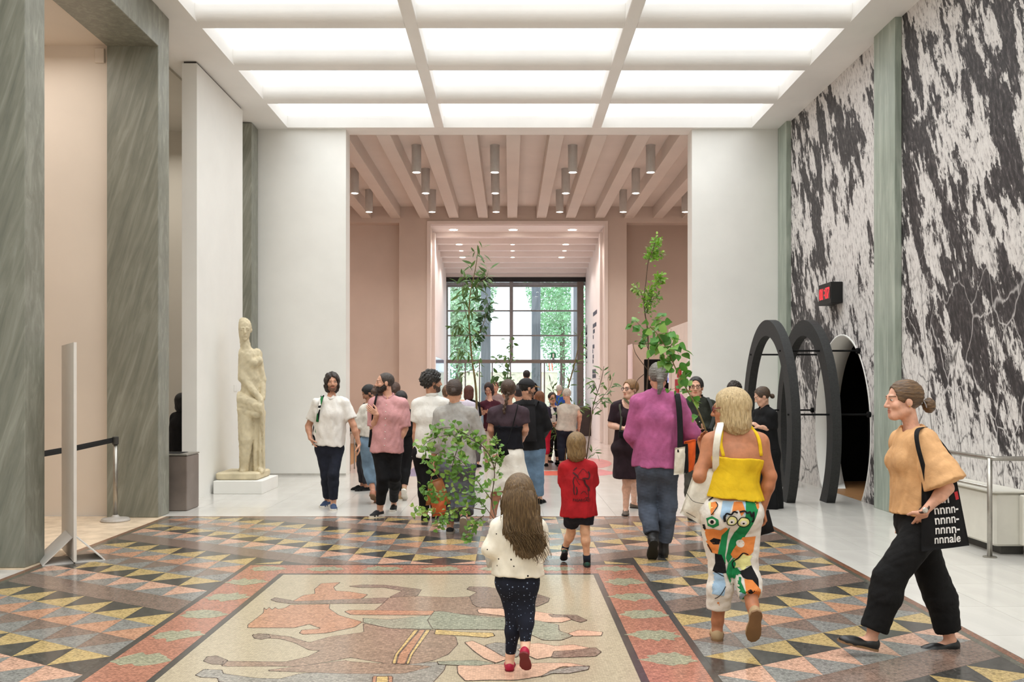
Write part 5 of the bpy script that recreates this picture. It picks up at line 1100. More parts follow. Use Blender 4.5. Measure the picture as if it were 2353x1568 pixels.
flatbag(t, 'bag_body', cv, [w6(1598, 1076, -.03), w6(1650, 1074, -.03), w6(1612, 1206, .0), w6(1563, 1180, .0)], .11, seed=2)
strap('bag_strap', [w6(1645, 1084, -.07), w6(1645, 1040, -.15), w6(1650, 1000, -.155), w6(1655, 978, -.10), w6(1655, 972, -.03), w6(1648, 985, .10), w6(1632, 1075, .06)], .042, cv, t, (1, 0, .1), .12)
for i, q in enumerate(([(1577, 1132), (1590, 1150), (1604, 1156), (1618, 1158)], [(1577, 1178), (1588, 1184), (1598, 1190)])): MB().tube(smoothline([w6(x, y, -.088+.0*i) for x, y in q], 4), .0015, 4).build('ink_line', black, t)
t = thing('folded_hat', 'folded black cloth hat in the right hand of the yellow top woman', 'hat', w6(1757, 1230)); flatbag(t, 'hat_cloth', cloth(BLK), [w6(1736, 1176, .01), w6(1766, 1172, .03), w6(1779, 1222, .03), w6(1733, 1236, .0)], .05, seed=4)
# woman in orange blouse
w7 = lambda x, y, d=0: W(x, y, 5.45+d)
orw = person('woman in orange blouse and black trousers striding left past the mural, hair in low bun', 5.45, -90, (2076, 920, 0, 0), (2112, 1196), s=.925, hs=.224, ha=-92, hp=3, fem=1, bw=.98, neck=(2098, 992), sw=.98,
 La=((2176, 1122, -.24), (2124, 1176, -.235), (2108, 1212, -.13), .3, (-1, 0, .2)), Ra=((2120, 1110, .2), (2085, 1180, .2), (2075, 1205, .2), .4), Ll=((2043, 1330, -.09), (2003, 1462, -.09), -90, -14), Rl=((2146, 1334, .09), (2182, 1467, .07), -92, 4),
 hair=('bun', (92, 66, 40), (150, 112, 66), (0, -.150, -.040), 1.15), skin=(216, 162, 136),
 wear=[dict(k='pants', n='trousers', c=cloth((21, 20, 20), .3), r=(.026, .038, .042), inf=.022, hem=1.88, rise=.14, fold=.006), dict(k='top', n='blouse', c=cloth((212, 164, 116), .12), sl=.92, hem=.055, sr=.036, so=.05, inf=.024, boxy=.025, flare=.012, fold=.008, neck=.068, nd=.0)],
 shoes=dict(c=M('black_leather', (26, 26, 26), .35, .1), sole=gum, kind='loafer'))
MB().sphere(orw['hd'](.079, -.004, -.036), .004, 8).build('earring', M('gold', (214, 170, 90), .25, metal=1), orw['root'])
p = w7(2124, 1170, -.235); wt = MB().tube([p+.034*(np.array([0, math.cos(x), 0])+np.array([.72, 0, .62])*math.sin(x)) for x in np.linspace(0, 2*math.pi, 21)], .0075, 6, .5).build('watch_strap', M('watch_leather', (70, 50, 44), .6), orw['root'], True)
MB().sphere(w7(2126, 1173, -.272), (.017, .006, .017), 12).build('watch_face', M('watch_silver', (206, 200, 190), .25, metal=.6), wt, True)
MB().tube([orw['hd'](.03*math.cos(x), -.120+.012*math.sin(x), -.035+.035*math.sin(x)) for x in np.linspace(0, 6.28, 15)], .004, 6).build('hair_tie', M('hair_tie_grey', (150, 146, 150), .5), orw['root'], True)
t = thing('printed_tote', 'black tote bag with white n lettering beside the orange blouse woman', 'bag', w7(2170, 1250, -.2)); bk = cloth((25, 24, 25), .2)
o, bv = flatbag(t, 'bag_body', bk, [w7(2118, 1108, -.20), w7(2197, 1100, -.20), w7(2227, 1254, -.20), w7(2117, 1268, -.20)], .05, seed=6)
strap('bag_strap', [w7(2130, 1112, -.235), w7(2122, 1075, -.245), w7(2110, 1030, -.255), w7(2106, 1000, -.235), w7(2112, 985, -.17), w7(2128, 982, -.09)], .026, bk, t, (1, 0, .1), .18)
strap('bag_strap', [w7(2195, 1106, -.20), w7(2196, 1075, -.16), w7(2170, 1030, -.12), w7(2135, 990, -.10)], .026, bk, t, (1, 0, .1), .18)
for txt, x, y, sz, rot in (('an', 2166, 1155, 32, -.06), ('nnnn-', 2173, 1179, 30, -.10), ('nnnn-', 2174, 1202, 30, -.10), ('nnnn-', 2175, 1225, 30, -.08), ('nnnale', 2176, 1247, 28, -.09)):
    v, f = text_mesh(txt, sz); c_, s_ = math.cos(rot), math.sin(rot); decal('print_lettering', [(x+(a*.82*c_+b*s_*1.0), y+(a*.82*s_-b*c_)) for a, b, _ in v], f, bv, M('print_white', (235, 232, 230), .7), t, 5.24)
decal('red_label', [(2190, 1131), (2199, 1129), (2203, 1147), (2194, 1149)], [(0, 1, 2, 3)], bv, M('label_red', (196, 40, 48), .7), t, 5.24)
# boy in red shirt
boy = person('boy with brown bob walking away in red shirt with black drawing and green shoes', 7.94, 180, (1324, 997), (1330, 1172), s=.67, hs=.196, bw=.98, neck=(1328, 1062),
 La=((1296, 1120, .05), (1302, 1140, .16), None, .7), Ra=((1360, 1120, .05), (1356, 1142, .15), None, .7), Ll=((1312, 1225, .12), (1297, 1262, .22), 182, 34), Rl=((1344, 1222, .0), ('g', 1349, 1303), 176, 0),
 hair=('bob', (128, 100, 62), (176, 146, 98)), skin=(220, 172, 140),
 wear=[dict(k='pants', n='shorts', c=cloth((32, 33, 42), .2), r=(.016, .022, .02), inf=.014, hem=.62, fold=.004), dict(k='top', n='shirt', c=cloth((160, 27, 33), .16), sl=.80, hem=-.08, sr=.018, so=.016, inf=.018, boxy=.028, flare=.018, fold=.005, bvh='shirt', rib=1)],
 shoes=dict(c=M('green_shoe', (34, 78, 62), .6, .2), sole=rubk, kind='sneaker'))
for g in (1, -1): an = boy['leg'][g][2]; kn = boy['leg'][g][1]; MB().tube([an-Z3*.02, an+(kn-an)*.2], [.031, .034], 16).build('sock', cloth(NAVY), boy['root'], True)
ink2 = M('shirt_ink', (62, 14, 18), .8)
v, f = text_mesh('PASARGAD', 8.6); decal('shirt_lettering', [(1334+a*.92, 1149-b) for a, b, _ in v], f, boy['shirt'], ink2, boy['root'], 7.94, .004)
def stroke(pts, w_, nm='shirt_print', cl=False):
    P = smoothline(np.array(pts+(pts[:1] if cl else []), float), 4); w_ *= .72; v = []; f = []
    T = np.gradient(P, axis=0); T /= np.linalg.norm(T, axis=1)[:, None]+1e-9
    for p, t_ in zip(P, T): v += [(p[0]-t_[1]*w_, p[1]+t_[0]*w_), (p[0]+t_[1]*w_, p[1]-t_[0]*w_)]
    for i in range(len(P)-1): f.append((2*i, 2*i+1, 2*i+3, 2*i+2))
    decal(nm, v, f, boy['shirt'], ink2, boy['root'], 7.94, .004)
for pts, w_ in (([(1316, 1080), (1320, 1076), (1324, 1073)], 1.6), ([(1315, 1084), (1320, 1088), (1325, 1092), (1326, 1096)], 2.6), ([(1326, 1090), (1332, 1082), (1338, 1076), (1344, 1081), (1348, 1086)], .7), ([(1350, 1082), (1353, 1090), (1350, 1098), (1342, 1097), (1336, 1098)], 2.4), ([(1340, 1100), (1343, 1110), (1350, 1118), (1352, 1126)], 3.), ([(1318, 1094), (1315, 1104), (1317, 1114), (1316, 1124), (1318, 1134)], 1.8), ([(1319, 1092), (1325, 1104), (1330, 1112)], .8), ([(1322, 1116), (1324, 1126), (1322, 1134)], 2.), ([(1332, 1132), (1338, 1126), (1343, 1128), (1347, 1134)], .9), ([(1348, 1122), (1350, 1132), (1349, 1140), (1342, 1141), (1352, 1141)], 1.1), ([(1326, 1098), (1334, 1100), (1340, 1104)], .8)): stroke(pts, w_)
# man in fuchsia shirt
w8 = lambda x, y, d=0: W(x, y, 8.4+d)
den = M('grey_blue_denim', (70, 78, 92), .85, .3, 5, bump=.2, bsc=200)
fu = person('grey haired man walking away in fuchsia linen shirt, dark jeans and black boots', 8.4, 180, (1512, 836), (1509, 1068), s=1.01, hs=.235, bw=1.06, neck=(1513, 906), sw=1.06,
 La=((1452, 1000, .03), (1476, 1032, .2), None, .7), Ra=((1590, 995, .04), (1570, 1026, .2), None, .7), Ll=((1487, 1160, .06), (1500, 1238, -.12), 178, 52), Rl=((1534, 1162, .03), ('g', 1524, 1280), 176, 0),
 hair=('pony', (112, 106, 98), (176, 172, 164)), skin=(206, 150, 124),
 wear=[dict(k='pants', n='jeans', c=den, r=(.014, .022, .026), inf=.014, hem=1.86, fold=.007), dict(k='top', n='shirt', c=cloth((170, 90, 132), .14), sl=1.62, hem=-.02, sr=.022, so=.012, inf=.022, boxy=.012, fold=.008, collar=1)],
 shoes=dict(c=M('boot_black', (28, 26, 26), .45, .2), sole=rubk, kind='boot'))
t = thing('messenger_bag', 'white and orange shoulder bag hanging on the fuchsia shirt man', 'bag', w8(1573, 1085, -.1))
flatbag(t, 'white_panel', cloth((222, 214, 196)), [w8(1551, 1030, -.2), w8(1575, 1026, -.2), w8(1574, 1090, -.2), w8(1548, 1092, -.2)], .05, seed=8); flatbag(t, 'orange_flap', cloth((222, 92, 36)), [w8(1573, 1016, -.14), w8(1597, 1010, -.05), w8(1594, 1080, -.05), w8(1577, 1088, -.14)], .07, seed=9)
flatbag(t, 'black_side', cloth(BLK), [w8(1569, 1022, -.21), w8(1580, 1020, -.16), w8(1582, 1086, -.16), w8(1572, 1090, -.21)], .03)
strap('shoulder_strap', [w8(1563, 1040, -.22), w8(1563, 990, -.19), w8(1561, 945, -.165), w8(1558, 918, -.12), w8(1555, 905, -.02), w8(1556, 930, .13)], .052, cloth((26, 25, 26)), t, (1, 0, 0), .12)
# woman in aubergine dress
aub = cloth((42, 28, 34), .2); wD = lambda x, y, d=0: W(x, y, 11.25+d)
dr = person('woman with glasses in dark aubergine knee length dress holding a camera', 11.25, 5, (1448, 874), (1440, 1030), s=.93, hs=.228, ha=-52, fem=1, bw=1.05, neck=(1443, 922),
 Ra=((1404, 978, -.02), (1436, 986, -.16), (1452, 980, -.17), .8, (0, 0, 1)), La=((1480, 980, 0), (1462, 990, -.16), (1450, 986, -.18), .8, (0, 0, 1)), Rl=((1441, 1106), ('g', 1438, 1182), -10, 0), Ll=((1457, 1100), ('g', 1457, 1168), 60, 0),
 hair=('short', (134, 96, 58), (176, 134, 88)), glasses=(26, 26, 34), skin=(222, 174, 150),
 wear=[dict(k='skirt', n='dress_skirt', c=aub, r0=(.125, .11), r1=(.185, .15), len=.40, rise=.17, am=.025, nf=5, hipb=.05, pw=.6), dict(k='top', n='dress_top', c=aub, sl=.82, hem=.05, sr=.012, so=.006, neck=.085, nd=.03, nf=.05, fold=.003)], shoes=dict(c=M('flat_taupe', (92, 80, 70), .5), sole=rubk, kind='flat'))
t = thing('photo_camera', 'black camera held at the waist of the aubergine dress woman', 'camera', wD(1432, 1002, -.2)); c = wD(1434, 999, -.2); MB().rbox(c[0]-.065, c[0]+.065, c[1]-.03, c[1]+.03, c[2]-.045, c[2]+.045, .01).build('camera_body', black, t); MB().tube([c+np.array([.01, -.03, 0]), c+np.array([.01, -.10, -.01])], .036, 14).build('camera_lens', M('lens_dark', (40, 40, 44), .2), t)
strap('camera_strap', [c+np.array([-.05, 0, .04]), wD(1428, 960, -.15), wD(1424, 935, -.10), wD(1428, 920, -.02)], .025, cloth((70, 70, 60)), t, (1, 0, 0), .15); strap('camera_strap', [c+np.array([.06, 0, .04]), wD(1462, 950, -.14), wD(1440, 922, -.10), wD(1432, 915, -.02)], .03, cloth((84, 84, 58)), t, (1, 0, 0), .15)
# man in olive shirt
ol = person('man with dark hair and glasses in dark olive shirt behind the shoulder bag', 10.9, -4, (1599, 868), (1606, 1044), s=1., hs=.235, ha=-14, neck=(1602, 918), Ra=((1574, 968, 0), (1590, 990, -.16), None, .7), La=((1637, 965, 0), (1615, 992, -.18), (1604, 985, -.2), .8), hair=('short', (34, 28, 26)), glasses=(40, 36, 34), skin=(214, 162, 134),
 wear=[dict(k='pants', n='trousers', c=cloth((74, 72, 66)), r=(.014, .02, .022)), dict(k='top', n='shirt', c=cloth((44, 46, 38), .2), sl=1.9, hem=-.06, sr=.016, so=.012, inf=.018, collar=1, button=rub)], shoes=dict(c=M('brown_shoe', (70, 54, 44), .5), sole=rubk, kind='sneaker'))
t = thing('satchel', 'black satchel slung across the olive shirt man', 'bag', W(1615, 1010, 10.7)); flatbag(t, 'bag_body', cloth(BLK), [W(1597, 990, 10.66), W(1632, 985, 10.66), W(1634, 1035, 10.66), W(1598, 1045, 10.66)], .08); strap('bag_strap', [W(1630, 990, 10.66), W(1640, 960, 10.7), W(1634, 930, 10.74), W(1626, 914, 10.84)], .04, cloth((60, 62, 60)), t, (1, 0, 0), .12)
# woman in black by the arches
bl = person('woman in black top and long black wide trousers looking down beside the arches', 11.9, -70, (1748, 930, -.0, 0)[:2] if 0 else (1743, 893), (1762, 1040), s=.945, hs=.226, ha=-88, hp=24, fem=1, neck=(1757, 940), La=((1772, 985, -.12), (1745, 982, -.16), (1730, 972, -.14), .7), Ra=((1745, 985, .12), (1732, 975, .08), None, .7), Ll=((1768, 1104), ('g', 1765, 1166), -80, 0), Rl=((1756, 1104, .12), ('g', 1752, 1160), -80, 0), hair=('bun', (70, 52, 36), (120, 92, 60), (0, -.125, -.055), .9), skin=(216, 168, 142),
 wear=[dict(k='skirt', n='wide_skirt', c=cloth((20, 20, 21)), r0=(.155, .14), r1=(.21, .22), len=.86, rise=.16, am=.07, nf=7, hipb=.03), dict(k='top', n='shirt', c=cloth((22, 22, 23)), sl=.9, hem=.04, sr=.02, so=.016, inf=.016, boxy=.015, collar=1)], shoes=dict(c=black, sole=rubk, kind='flat'))
person('dark curly haired person in grey patterned shirt half hidden behind the blonde woman', 13.0, 150, (1688, 880), (1697, 1040), s=.97, hair=('curly', (52, 42, 36)), skin=(206, 160, 136), wear=[dict(k='pants', n='trousers', c=cloth(NAVY)), dict(k='top', n='shirt', c=print_mat('leaf_print', [((150, 152, 146), .5), ((84, 88, 84), .3), ((190, 188, 178), .2)], 22, None), sl=.8, hem=-.06)], shoes=dict(c=black, sole=rubk, kind='sneaker'))
# man in white tee
jean = cloth((34, 37, 48), .25); wT = lambda x, y, d=0: W(x, y, 11.85+d)
person('dark haired man in white T-shirt and navy trousers walking toward the mosaic', 11.85, 8, (763, 859), (757, 1028), s=.985, hs=.228, ha=16, neck=(762, 914), sw=1.05, Ra=((709, 980, .03), (713, 1008, -.06), (724, 1030, -.08), .6), La=((812, 978, .0), (825, 1022, .02), (826, 1046, .0), .7), Rl=((750, 1092, -.02), ('g', 752, 1163), -12, 0), Ll=((766, 1092, -.12), ('g', 766, 1170), 12, 0), hair=('shag', (44, 34, 28), (80, 62, 50)), beard=((128, 92, 72), .0015), skin=(206, 154, 126),
 wear=[dict(k='pants', n='trousers', c=jean, r=(.012, .014, .014), hem=1.88, fold=.004), dict(k='top', n='shirt', c=cloth(WHITE, .06), sl=.72, hem=.02, sr=.014, so=.018, inf=.016, boxy=.018, fold=.009, rib=1)], shoes=dict(c=M('blue_canvas', (54, 72, 104), .8), sole=rub, kind='sneaker', laces=lacew))
pt_ = print_mat('bag_print', [((232, 230, 222), .35), ((24, 24, 26), .4), ((40, 110, 60), .25)], 18, None)
t = thing('printed_shoulder_bag', 'green black and white patterned bag on the white T-shirt man', 'bag', wT(722, 1025, -.1)); flatbag(t, 'bag_body', pt_, [wT(722, 965, -.02), wT(734, 960, -.08), wT(729, 1022, -.08), wT(717, 1024, -.02)], .05); strap('bag_strap', [wT(729, 970, -.12), wT(733, 940, -.145), wT(739, 918, -.10), wT(742, 908, -.02), wT(738, 915, .06)], .035, pt_, t, (1, 0, 0), .14)
# man in pink shirt
wP = lambda x, y, d=0: W(x, y, 11.1+d)
pk = person('bearded man with shaved head in short sleeved pink shirt gesturing with raised hand', 11.1, -4, (884, 858), (889, 1032), s=.99, hs=.236, ha=-72, neck=(893, 914), sw=1.06, Ra=((858, 984, -.02), (866, 953, -.16), (846, 938, -.20), .45, (0, -.2, 1)), La=((930, 985, -.02), (914, 1022, -.05), (908, 1042, -.06), .7), Rl=((880, 1100, -.06), ('g', 873, 1186), -28, 0), Ll=((907, 1096), ('g', 905, 1172), 2, 0), hair=('buzz', (66, 56, 50), (96, 84, 76)), beard=(44, 32, 27), skin=(212, 160, 134),
 wear=[dict(k='pants', n='jeans', c=cloth((26, 26, 28), .3), r=(.014, .016, .016), hem=1.84, fold=.005), dict(k='top', n='shirt', c=cloth((206, 152, 152), .12), sl=.95, hem=-.04, sr=.016, so=.02, inf=.018, boxy=.014, flare=.012, fold=.009, collar=1, button=rub, neck=.064)], shoes=dict(c=M('black_knit', (24, 24, 25), .8), sole=rub, kind='sneaker', laces=rubk))
t = thing('sling_bag', 'thin black sling bag at the hip of the pink shirt man', 'bag', wP(851, 1020, 0)); flatbag(t, 'bag_body', cloth(BLK), [wP(850, 985, -.03), wP(858, 985, -.03), wP(856, 1030, -.03), wP(846, 1028, -.03)], .05); strap('bag_strap', [wP(855, 990, -.06), wP(857, 950, -.10), wP(862, 925, -.12), wP(866, 906, -.05), wP(866, 910, .05)], .025, cloth(BLK), t, (1, 0, 0), .15)
person('woman in loose cream blouse and light blue jeans behind the pink shirt man', 12.3, 172, (871, 884), (856, 1015), s=.95, fem=1, neck=(866, 930), La=((828, 965, .02), (826, 995, -.02), (828, 1015, 0), .5), Ra=((890, 965), (880, 1000, .1), None, .5), Ll=((846, 1070, .08), (857, 1128, -.05), 175, 25), Rl=((862, 1075), ('g', 866, 1155), 175, 0), hair=('bun', (80, 56, 40), None, (.05, -.11, .02), .9), skin=(206, 150, 124),
 wear=[dict(k='pants', n='jeans', c=M('light_denim', (124, 150, 172), .85, .2, 5), r=(.016, .022, .02), hem=1.74), dict(k='top', n='blouse', c=cloth((222, 216, 204)), sl=1.72, hem=.06, sr=.03, so=.01, inf=.02, boxy=.02)], shoes=dict(c=M('nude_shoe', (190, 130, 106), .5), sole=gum, kind='flat'))
p13 = person('dark haired woman all in black with a backpack behind the pink shirt man', 12.7, 178, (922, 900), (926, 1020), s=.90, fem=1, neck=(924, 943), Ll=((918, 1075), ('g', 920, 1150), 180, 0), Rl=((934, 1072), (929, 1122, -.1), 180, 45), hair=('short', (30, 25, 24)), skin=(204, 156, 130), wear=[dict(k='pants', n='jeans', c=cloth(BLK), r=(.01, .012, .01), hem=1.86), dict(k='top', n='shirt', c=cloth(BLK), sl=.8, hem=-.03)], shoes=dict(c=M('tan_suede', (176, 148, 112), .9, .1), sole=rub, kind='sneaker'))
t = thing('backpack', 'black backpack worn by the woman in black behind pink shirt', 'bag', W(938, 1000, 12.5)); flatbag(t, 'bag_body', cloth((20, 20, 21)), [W(926, 948, 12.5), W(946, 950, 12.5), W(950, 1003, 12.5), W(926, 1008, 12.5)], .16, seed=3); strap('bag_strap', [W(928, 955, 12.5), W(922, 945, 12.62), W(918, 965, 12.8)], .04, cloth(BLK), t, (1, 0, 0), .2)
person('man in dark vest over pale shirt looking down at his phone near the opening', 13.9, -60, (838, 889), (838, 1018), s=.93, ha=-78, hp=32, neck=(846, 930), Ra=((826, 970, -.1), (818, 968, -.2), (808, 962, -.25), .6), La=((850, 975, -.15), (828, 968, -.22), (816, 962, -.26), .6), hair=('short', (22, 20, 20)), beard=((70, 50, 42), .002), skin=(176, 124, 98), wear=[dict(k='pants', n='trousers', c=cloth((46, 44, 48))), dict(k='top', n='shirt', c=cloth((40, 42, 40)), sl=1.3, hem=-.05)], shoes=dict(c=black, sole=rubk, kind='sneaker'))
# man in white polo
person('curly haired man in white polo shirt walking away with head turned right', 10.7, 178, (993, 855), (985, 1040), s=1., hs=.238, ha=112, neck=(992, 915), La=((957, 990, 0), (954, 1036, .04), (962, 1062, .05), .8), Ra=((1024, 985, .05), (1015, 1030, .1), None, .5), Ll=((975, 1115), ('g', 976, 1196), 180, 0), Rl=((1000, 1110), ('g', 1000, 1190), 180, 0), hair=('curly', (48, 44, 42), (110, 106, 102)), beard=((84, 66, 56), .002), skin=(200, 148, 120), wear=[dict(k='pants', n='trousers', c=cloth(BLK), r=(.014, .016, .018)), dict(k='top', n='polo_shirt', c=cloth(WHITE, .06), sl=.66, hem=-.06, sr=.016, so=.012, inf=.016, collar=1)], shoes=dict(c=black, sole=rubk, kind='sneaker'))
# person in grey linen
wG = lambda x, y, d=0: W(x, y, 9.76+d)
gl_ = cloth((158, 154, 148), .16); gr = person('person with low bun in grey linen shirt and wide slate trousers behind the green branch', 9.76, 179, (1044, 874), (1050, 1062), s=.975, hs=.235, neck=(1046, 936), La=((1002, 1020, 0), (995, 1062, .04), (998, 1090, .02), .9), Ra=((1100, 1005, .03), (1082, 1030, .2), None, .7), Ll=((1040, 1150, .06), ('g', 1034, 1226), 180, 0), Rl=((1066, 1140, .06), (1066, 1190, -.12), 178, 58), hair=('bun', (62, 46, 36), (96, 72, 54), (0, -.118, -.005), .8), skin=(206, 156, 128),
 wear=[dict(k='pants', n='trousers', c=cloth((92, 94, 102), .22), r=(.034, .05, .06), inf=.03, hem=1.78, fold=.008), dict(k='top', n='shirt', c=gl_, sl=1.45, hem=-.03, sr=.026, so=.016, inf=.022, boxy=.02, collar=1, fold=.008)], shoes=dict(c=M('black_slipon', (30, 30, 32), .7), sole=M('sole_grey', (150, 140, 126), .6), kind='sneaker'))
t = thing('leather_bag', 'brown leather bag hanging from the hand of the grey linen person', 'bag', wG(1003, 1185, -.1)); lb = M('brown_leather', (150, 92, 46), .5, .2, 4); flatbag(t, 'bag_body', lb, [wG(985, 1108, -.08), wG(1016, 1098, -.08), wG(1036, 1158, -.08), wG(978, 1162, -.08)], .16, seed=12); flatbag(t, 'bag_pocket', M('orange_leather', (176, 84, 40), .5, .2, 4), [wG(990, 1150, -.14), wG(1024, 1146, -.14), wG(1026, 1184, -.12), wG(994, 1188, -.12)], .08)
strap('bag_handle', [wG(988, 1112, -.08), wG(994, 1090, -.0), wG(1000, 1088, .02), wG(1012, 1104, -.06)], .022, lb, t, (0, 1, 0), .3)
# woman with braid
person('woman with braid in sheer black top and white skirt walking away', 10.47, 179, (1168, 874), (1167, 1046), s=.955, hs=.232, fem=1, bw=1.08, sw=1.12, neck=(1168, 934), La=((1128, 988, 0), (1140, 1020, .16), None, .7), Ra=((1207, 988, 0), (1200, 1012, .2), None, .7), Ll=((1142, 1120, .05), ('g', 1132, 1205), 184, 0), Rl=((1168, 1112, .03), (1164, 1168, .12), 178, 30), hair=('braid', (74, 54, 40), (108, 82, 62)), skin=(204, 152, 126),
 wear=[dict(k='skirt', n='skirt', c=cloth((230, 224, 212), .07), r0=(.13, .10), r1=(.27, .22), len=.40, rise=.17, am=.07, nf=6, off=(.06, 0, 0)), dict(k='top', n='sheer_top', c=cloth((66, 52, 58), .25), sl=.62, hem=.10, sr=.012, so=.014, inf=.010), dict(k='tank', n='black_camisole', c=cloth((24, 24, 30)), inf=.018, hem=.08, zt=.60)], shoes=dict(c=M('white_trainer', (226, 216, 208), .7), sole=rub, kind='sneaker'))
t = thing('crossbody_bag', 'small black crossbody bag on the white skirt', 'bag', W(1155, 1045, 10.2)); flatbag(t, 'bag_body', black, [W(1143, 1028, 10.2), W(1163, 1020, 10.2), W(1170, 1044, 10.2), W(1147, 1055, 10.2)], .07); strap('bag_strap', [W(1165, 1022, 10.2), W(1178, 980, 10.29), W(1188, 940, 10.34), W(1190, 928, 10.42)], .012, black, t, (1, 0, 0), .4)
# man with cap
cp = person('man in black cap, black jacket and blue jeans looking right', 12.2, 172, (1214, 872), (1221, 1030), s=1.0, hs=.236, ha=112, hp=6, neck=(1215, 925), La=((1192, 985), (1200, 1010, .15), None, .6), Ra=((1256, 980, 0), (1242, 1004, .2), None, .6), Ll=((1212, 1095, .05), ('g', 1208, 1150), 180, 0), Rl=((1236, 1090), ('g', 1240, 1158), 160, 0), hair=('cap', (30, 26, 24)), extra=dict(cap=cloth((48, 47, 48)), brim=cloth((206, 170, 120))), beard=((110, 78, 62), .0015), skin=(204, 152, 124),
 wear=[dict(k='pants', n='jeans', c=M('blue_denim', (96, 120, 144), .85, .25, 5), r=(.014, .018, .02), hem=1.9), dict(k='top', n='jacket', c=cloth((28, 27, 28), .2), sl=1.9, hem=-.02, sr=.026, so=.01, inf=.026)], shoes=dict(c=black, sole=rubk, kind='flat'))
t = thing('backpack', 'black backpack on the back of the man wearing a cap', 'bag', W(1212, 1010, 12.0)); flatbag(t, 'bag_body', cloth((34, 33, 35)), [W(1196, 930, 11.98), W(1230, 930, 11.98), W(1234, 1015, 11.96), W(1192, 1015, 11.96)], .2, seed=5); strap('bag_strap', [W(1228, 935, 12.0), W(1234, 922, 12.1), W(1240, 950, 12.28)], .05, cloth(BLK), t, (1, 0, 0), .2)
# smaller figures in the second hall
BK = cloth(BLK); sk0 = dict(c=black, sole=rubk, kind='flat')
def far(label, D, a, top, hip, shirt, pants, hair, s=.95, fem=1, **kw):
    pw = kw.pop('pw', None); sl = kw.pop('sl', .7); hem = kw.pop('hem', 1.88)
    person(label, D, a, top, hip, s=s, fem=fem, hair=hair, wear=[pw or dict(k='pants', n='trousers', c=pants, r=(.012, .014, .014), hem=hem, rise=.03, inf=.008), dict(k='top', n='shirt', c=shirt, sl=sl, hem=-.05, sr=.018, so=.014, inf=.016)], shoes=sk0, **kw)
far('woman in white blouse with dark floral print standing in the far hall', 19.0, 12, (1269, 903), (1272, 988), print_mat('floral_print', [((224, 218, 212), .6), ((40, 40, 56), .4)], 14, None), BK, ('short', (40, 32, 30)), s=.88, sl=1.5, Ra=((1258, 965), (1268, 975, -.2), None, .6), La=((1288, 965), (1275, 975, -.2), None, .6), neck=(1271, 936))
far('white haired man in beige vest leaning in the far hall', 17.9, 200, (1302, 893), (1300, 985), cloth((190, 178, 164)), cloth(NAVY), ('buzz', (196, 180, 164)), s=.97, fem=0, bw=1.15, sl=.3, neck=(1307, 932), La=((1290, 945, .05), (1288, 975, .1), None, .5), Ra=((1332, 955), (1330, 985, .1), None, .5))
far('woman with dark bob in sleeveless burgundy top reading a paper', 18.2, 10, (1122, 883), (1128, 985), cloth((76, 34, 46)), cloth((206, 186, 166)), ('bob', (40, 26, 26)), s=.93, ha=-12, hp=28, sl=.15, neck=(1126, 922), Ra=((1110, 950), (1113, 948, -.25), None, .6), La=((1140, 950), (1120, 948, -.25), None, .6))
far('woman with short auburn hair in black top with brown bag turning away', 17.8, 165, (1078, 888), (1088, 985), BK, cloth((88, 84, 84)), ('bob', (86, 48, 38)), s=.92, sl=.9)
far('person with pink face and pinned up hair looking over the crowd', 20.5, -5, (1138, 878), (1140, 970), cloth((160, 140, 140)), cloth((90, 84, 84)), ('bun', (96, 66, 50)), s=.95)
far('person with black hair standing tall in front of the doors beyond the cap', 22, 180, (1210, 852), (1210, 950), BK, BK, ('short', (22, 20, 22)), s=1.05, fem=0)
far('person in bright blue shirt near the glass doors', 24, 170, (1285, 885), (1286, 960), cloth((44, 84, 170)), cloth((60, 66, 90)), ('buzz', (200, 196, 190)), s=.95, fem=0)
far('dark haired woman in bright red top behind the braided woman', 13.6, 180, (1192, 886), (1192, 1010), cloth((190, 34, 34)), BK, ('bun', (36, 28, 28), None, (0, -.1, .05), 1.1), s=.93)
far('woman with long chestnut hair and red trousers behind the cap man', 18.0, 178, (1240, 901), (1246, 985), cloth((50, 46, 60)), cloth((190, 30, 52)), ('bob', (112, 68, 40)), s=.9, hem=1.5)
far('person in lilac shirt mostly hidden behind the grey linen shirt', 13.2, 180, (1030, 886), (1062, 1005), cloth((190, 180, 190)), cloth((80, 80, 90)), ('short', (110, 78, 56)), s=.96, fem=0, neck=(1062, 925))
far('person with brown hair bun behind the pink shirt man', 14.4, 180, (908, 880), (908, 1000), cloth((120, 90, 84)), BK, ('bun', (78, 54, 42), None, (0, -.11, .0), .8), s=.95)
far('person in black coat standing in the side room behind the metal bin', 14.2, 150, (420, 906), (409, 1030), BK, BK, ('bob', (16, 15, 15)), s=.95, sl=1.9, fem=0)
